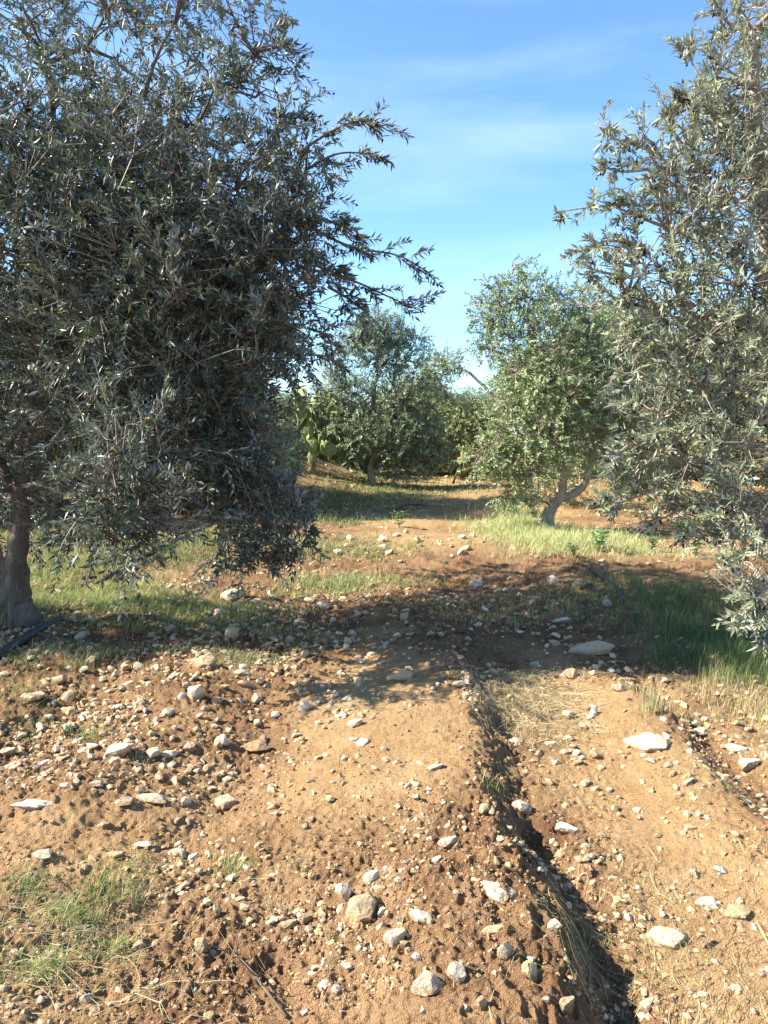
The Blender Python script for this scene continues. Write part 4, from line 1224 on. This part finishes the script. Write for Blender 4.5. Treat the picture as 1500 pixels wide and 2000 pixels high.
# a leafy tree and a round bush behind them
b5 = P(905, 925, 23.5); b5[2] = float(ground_z(b5[0], b5[1]))
tree('yellowish green tree with a bare slanting branch behind the middle tree', b5,
     [([b5, P(930, 880, 23.4), P(950, 820, 23.2), P(985, 790, 22.8)], [.14, .12, .10, .06]), ([P(990, 800, 22.8), P(955, 765, 23), P(925, 735, 23.2), P(905, 722, 23.3)], [.05, .045, .04, .03]), ([P(945, 830, 23.2), P(880, 780, 23.4), P(850, 730, 23.4)], [.08, .05, .03])],
     CL([(850, 715, 23.4, .5, 1.0), (820, 740, 23.5, .45, .8), (880, 705, 23.4, .42, .9), (845, 750, 23.3, .5, 1.0), (895, 722, 23.3, .2, .7), (870, 800, 23.2, .5, 1.1), (915, 815, 23, .45, 1.1), (900, 850, 22.8, .55, 1.2), (950, 840, 22.8, .55, 1.1), (860, 850, 23, .5, 1.1), (930, 880, 22.8, .42, 1.0), (870, 890, 23.2, .4, 1.0)]),
     (.075, .026), 2.3, 16, .28, M_olive_y, False, M_bark_pale, seed=51, droop=.35, up=.3, trunk_n=10)


def grove_tree(x, y, h, w, label, mat=M_olive_f, seed=60, dens=.6, leaf=(.075, .028), low=.9, group=None, nleaf=14):
    r = np.random.default_rng(seed)
    z = float(ground_z(x, y))
    top = z + h
    cl = []
    for k in range(int(9 + w * h)):
        a = r.uniform(0, 2 * math.pi); q = math.sqrt(r.random()) * w * .42
        zz = z + low + (h - low) * r.uniform(.06, .92)
        f = math.sqrt(max(.1, 1 - ((zz - z - h * .5) / (h * .62)) ** 2))
        cl.append((x + q * f * math.cos(a), y + q * f * math.sin(a), zz, r.uniform(.42, .72) * w / 4, 1.0))
    lean = r.uniform(-.25, .25)
    return tree(label, (x, y, z), [([(x, y, z - .08), (x + lean * .4, y, z + low * .6), (x + lean, y + .1, z + h * .45), (x + lean * .6, y, z + h * .7)], [.15, .11, .08, .03]),
                                   ([(x + lean * .6, y, z + low * .8), (x + w * .2, y + .1, z + h * .5), (x + w * .25, y, z + h * .7)], [.07, .05, .02]),
                                   ([(x + lean * .6, y, z + low * .8), (x - w * .2, y - .1, z + h * .5), (x - w * .27, y, z + h * .65)], [.07, .05, .02])],
                cl, leaf, dens, nleaf, .34, mat, False, M_bark, seed=seed, droop=.35, up=.3, trunk_n=9, group=group, nsub=6)


# three kinds of crown; every further tree is a copy with parts of its own (sharing mesh data)
PROTO = {}


def put_tree(kind, x, y, h, w, lab, turn=0.0):
    """h and w in metres; a first tree of its kind is built, the rest are copied from it"""
    if kind not in PROTO:
        mt, low, seed = {'olive': (M_olive_f, .45, 61), 'green': (M_olive_m, .25, 64), 'shrub': (M_olive_y, .05, 67)}[kind]
        h0, w0 = {'olive': (4.5, 4.4), 'green': (4.1, 3.6), 'shrub': (2.6, 3.8)}[kind]
        t = grove_tree(x, y, h0, w0, lab, mt, seed, 2.7, (.085, .027), low)[0]
        PROTO[kind] = (t, h0, w0)
    else:
        p = PROTO[kind][0]
        t = p.copy(); COL.objects.link(t)
        for ch in list(p.children):
            c = ch.copy(); COL.objects.link(c); c.parent = t
    _, h0, w0 = PROTO[kind]
    t.name = 'shrub' if kind == 'shrub' else 'olive_tree'
    t.location = (x, y, float(ground_z(x, y)))
    t.rotation_euler = (0, 0, turn)
    t.scale = (w / w0, w / w0, h / h0)
    tag(t, lab, 'shrub' if kind == 'shrub' else 'tree')


GT = [
    ('olive', -8.4, 5.4, 4.6, 2.7, 'olive tree of the next row left of the big dark tree', 0),
    ('olive', -3.7, 15.4, 4.6, 4.6, 'sunlit olive tree directly behind the big dark tree', 1.0),
    ('olive', -9.3, 14.6, 5.0, 4.8, 'wide olive tree glimpsed past the left trunk', 2.1),
    ('shrub', -7.2, 20.5, 3.4, 4.4, 'bright bush seen low through the gaps left of the big dark tree', 0.4),
    ('green', -6.9, 15.6, 4.6, 4.0, 'olive tree in the second file behind the left trunk', 2.4),
    ('green', -4.9, 22.3, 4.3, 3.4, 'olive tree behind the left tree, in file with the cactus', 1.1),
    ('olive', -5.1, 17.3, 4.0, 2.6, 'slim olive tree behind the left tree, third of its row', 2.7),
    ('olive', -13.5, 20.5, 5.2, 5.4, 'broad olive tree at the far left of the grove', 3.0),
    ('green', -6.8, 23.0, 3.2, 3.8, 'green tree behind the sunlit one, left of the cactus', 4.2),
    ('green', 4.7, 15.6, 4.0, 3.4, 'dense dark olive tree between the middle and right trees', .3),
    ('green', 8.6, 15.4, 4.4, 4.2, 'olive tree behind the right tree, mostly hidden by it', 1.7),
    ('olive', 9.8, 10.2, 4.3, 4.0, 'olive tree of the row to the right beyond the silvery tree', 5.2),
    ('green', 4.8, 23.4, 3.6, 4.6, 'low olive tree beyond the middle tree on the bank', 2.6),
    ('olive', 9.6, 23.0, 4.6, 5.2, 'olive tree on the bank at the far right', 4.6),
    ('shrub', -5.0, 24.5, 1.7, 4.8, 'round bush behind the cactus clump', 1.5),
    ('shrub', -1.4, 25.0, 2.0, 4.4, 'low dark bush behind the trunk of the tall feathery tree', 2.9),
    ('shrub', 1.7, 24.6, 2.1, 4.4, 'low bush closing the view right of the tall feathery tree', 5.5),
    ('olive', -2.2, 30.0, 2.6, 5.0, 'low olive tree beyond the tall feathery one', .8),
    ('olive', 2.8, 31.0, 2.7, 5.2, 'distant olive tree filling the gap right of the feathery one', 2.2),
    ('shrub', 7.0, 20.4, 1.6, 4.0, 'low bush on the rubble bank right of the middle tree', 3.3),
    ('shrub', 12.5, 20.0, 2.2, 4.4, 'bush at the foot of the bank far right', .2),
    ('shrub', -10.5, 26.5, 3.0, 5.2, 'farther bush closing the view behind the left trunk', 4.1),
    ('olive', -7.5, 31.0, 3.8, 5.4, 'olive tree far back left of the cactus', 3.7),
]
for a in GT:
    put_tree(*a)
LASTROW = [(-30, 46, 'left end of the last row of trees'), (-21, 42, 'tree of the last row behind the left trunk'), (-12.5, 44, 'tree of the last row seen beyond the cactus'), (-5, 47, 'distant tree of the last row left of centre'),
           (3, 45, 'distant tree of the last row at the centre'), (10, 43, 'distant tree of the last row right of centre'), (18, 46, 'tree of the last row behind the silvery tree'), (27, 44, 'right end of the last row of trees')]
for i, (x, y, lab) in enumerate(LASTROW):
    put_tree(('shrub', 'green')[i % 2], x, y, 3.5 + .5 * math.sin(i * 2.1), 9.0, lab, i * 1.3)

# ------------------------------------------------------------------ prickly pears
def pad_mesh(mat):
    V, F = ico(3)
    V = V.copy()
    V[:, 2] = (V[:, 2] + 1) / 2
    w = .62 * (0.72 + .5 * V[:, 2])
    V[:, 0] *= w * .62; V[:, 1] *= .075 + .02 * (1 - V[:, 2])
    return mesh('pad', V, [F], mat, smooth=True)


PADS = [pad_mesh(M_cactus), pad_mesh(M_cactus_dark)]


def cactus(base, h, w, n, label, seed, lightness=.5):
    r = random.Random(seed)
    root = empty('prickly_pear', base); tag(root, label, 'cactus')
    pl = Pile()
    V, Q, T = tube(spline([(0, 0, -.1), (.05, 0, .35), (-.02, .03, .8)], 10), np.linspace(.12, .07, 10), 9, .25, seed)
    pl.add(V, Q, T)
    link('trunk', pl.mesh('trunk', M_cactus_wood), root)
    tips = [(Vector((r.uniform(-w * .5, w * .5), r.uniform(-.3, .3), r.uniform(0, h * .35))), Vector((r.uniform(-.5, .5), r.uniform(-.3, .3), 1)).normalized()) for _ in range(max(3, n // 8))]
    for k in range(n):
        i = r.randrange(len(tips))
        p, d = tips[i]
        size = r.uniform(.26, .42)
        nd = (d * .7 + Vector((r.gauss(0, .5), r.gauss(0, .35), .45 + r.random() * .3))).normalized()
        if p.z + size > h: nd.z *= .3; nd.normalize()
        o = bpy.data.objects.new('pad', PADS[0 if r.random() < lightness else 1]); COL.objects.link(o)
        o.parent = root
        q = nd.to_track_quat('Z', 'Y')
        o.rotation_mode = 'QUATERNION'
        from mathutils import Quaternion
        o.rotation_quaternion = q @ Quaternion((0, 0, 1), r.uniform(0, 3.14))
        o.location = p - nd * .02
        o.scale = (size, size, size)
        e = p + nd * size * .93
        if e.z < h: tips.append((e, nd))
        if r.random() < .35 and len(tips) > 4: tips.pop(i)
    return root


c1 = P(606, 890, 19.4); c1[2] = float(ground_z(c1[0], c1[1]))
cactus(c1, 2.3, .95, 56, 'tall sunlit prickly pear cactus showing between the left tree and the feathery tree', 5, .75)
c2 = P(655, 900, 21.5); c2[2] = float(ground_z(c2[0], c2[1]))
cactus(c2, 1.35, 1.5, 46, 'low dark prickly pear cactus in the shade behind the feathery tree\'s trunk', 8, .3)
c3 = P(905, 920, 21.8); c3[2] = float(ground_z(c3[0], c3[1]))
cactus(c3, .8, .8, 20, 'small prickly pear cactus in shadow left of the middle tree', 9, .4)

# ------------------------------------------------------------------ low leafy weeds
def weed(px, py, h, n, label, seed, mat=M_weed, stems=4):
    g = on_ground(px, py); r = np.random.default_rng(seed)
    root = empty('weed', g); tag(root, label, 'weed')
    for s in range(stems):
        a = r.uniform(0, 6.28); e = np.array([math.cos(a) * h * .35, math.sin(a) * h * .35, h * r.uniform(.7, 1.0)])
        c = spline([(0, 0, -.01), e * .5 + np.array([0, 0, h * .1]), e], 8)
        V, Q, T = tube(c, np.linspace(.004, .0015, 8), 5); pl = Pile(); pl.add(V, Q, T)
        st = link('stem', pl.mesh('stem', mat), root)
        k = n // stems
        f = r.uniform(.15, 1, k); p = c[(f * 7).astype(int)]
        az = r.uniform(0, 6.28, k)
        d = unit(np.stack([np.cos(az), np.sin(az), r.uniform(.1, .6, k)], 1))
        nr = unit(np.array([0, 0, 1.0]) + r.normal(0, .25, (k, 3)))
        V, F, nv = leaf_arrays(p, d, nr, h * r.uniform(.25, .45, k), h * r.uniform(.09, .14, k), True)
        link('leaves', mesh('leaves', V, [F], mat, {'tint': np.repeat(r.random(k) * .9, nv)}), st, kind='stuff')


weed(780, 1030, .28, 64, 'lone leafy green weed on the sunlit bank in the centre', 1)
weed(1168, 1078, .30, 80, 'bushy dark green weed in front of the pale grass', 2)
weed(1272, 1078, .22, 70, 'rounded green weed on the lit strip under the right tree', 3)
weed(1335, 1062, .40, 84, 'taller grey green weed behind the lit strip at right', 4)
weed(1358, 1085, .22, 60, 'low green weed in front of the taller grey green one', 5)
weed(1120, 1088, .18, 50, 'small flat green weed at the near edge of the pale grass', 6)
weed(935, 1292, .06, 24, 'tiny weed in the dark soil on the ridge', 7)
weed(1240, 1218, .10, 36, 'dark leafy weed beside the flat bluish white stone', 8)
weed(1145, 1210, .12, 36, 'green weed in the shade among stones', 9)
weed(130, 1440, .07, 40, 'small leafy weed between rubble stones at left', 10)

# ------------------------------------------------------------------ irrigation pipes and dead branches
def pipe(pix, rad, label, lift=.0, mat=M_pipe, name='irrigation_pipe', cat='pipe', wob=0.0):
    pts = [on_ground(a, b) for a, b in pix]
    c = spline(pts, 14 * len(pts))
    c[:, 2] = ground_z(c[:, 0], c[:, 1], False) + rad * .9 + lift
    for _ in range(6):
        c[1:-1, 2] = (c[:-2, 2] + c[2:, 2] + c[1:-1, 2]) / 3
    b = c[0].copy()
    V, Q, T = tube(c - b, np.full(len(c), rad), 12, wob, 3)
    pl = Pile(); pl.add(V, Q, T)
    o = link(name, pl.mesh(name, mat), None, b)
    tag(o, label, cat)
    return o


pipe([(-60, 1325), (0, 1280), (60, 1243), (118, 1213)], .035, 'thick black irrigation pipe lying in front of the left trunk')
pipe([(205, 1143), (260, 1108), (330, 1070), (412, 1033)], .022, 'grey black irrigation pipe slanting through the grass behind the left tree', .05)
pipe([(1140, 1102), (1165, 1125), (1205, 1150), (1218, 1178)], .022, 'short length of dark pipe half hidden in shaded grass at right')
pipe([(160, 1137), (190, 1134)], .018, 'short bluish pipe stub in the sunlit grass', .03)


def branch(pix, rad, label, lift=.03, twigs=4, seed=0):
    r = np.random.default_rng(seed)
    pts = [on_ground(a, b) for a, b in pix]
    c = spline(pts, 12); c[:, 2] = ground_z(c[:, 0], c[:, 1], False) + rad + lift * np.sin(np.linspace(.2, 3, 12))
    b = c[0].copy(); root = empty('fallen_branch', b); tag(root, label, 'branch')
    V, Q, T = tube(c - b, np.linspace(rad, rad * .4, 12), 7, .25, seed); pl = Pile(); pl.add(V, Q, T)
    link('stem', pl.mesh('stem', M_dead), root)
    L = np.linalg.norm(c[-1] - c[0])
    for k in range(twigs):
        i = r.integers(3, 11); e = c[i] + unit(r.normal(size=3) * np.array([1, 1, .5])) * L * .25 + np.array([0, 0, L * .06])
        V, Q, T = tube(spline([c[i] - b, (c[i] + e) / 2 - b + r.normal(0, .02, 3), e - b], 6), np.linspace(rad * .45, rad * .15, 6), 5)
        pl = Pile(); pl.add(V, Q, T); link('twig', pl.mesh('twig', M_dead), root)


branch([(770, 1000), (800, 995), (835, 990)], .03, 'dark fallen branch lying in the far shade', .08, 4, 1)
branch([(885, 950), (900, 938), (915, 925)], .03, 'bent dead branch on the ground left of the middle tree', .35, 4, 2)
branch([(560, 1995), (480, 1900), (425, 1860)], .0045, 'thin pale forked twig at the bottom left of centre', .02, 5, 3)
branch([(300, 1745), (360, 1720), (420, 1700)], .004, 'thin dark twig lying between the two lower left tufts', .01, 3, 4)
branch([(1010, 1210), (1100, 1215), (1170, 1190)], .007, 'thin twig lying across the shaded stones', .03, 3, 5)
print('LEAVES', cntL, cntR)
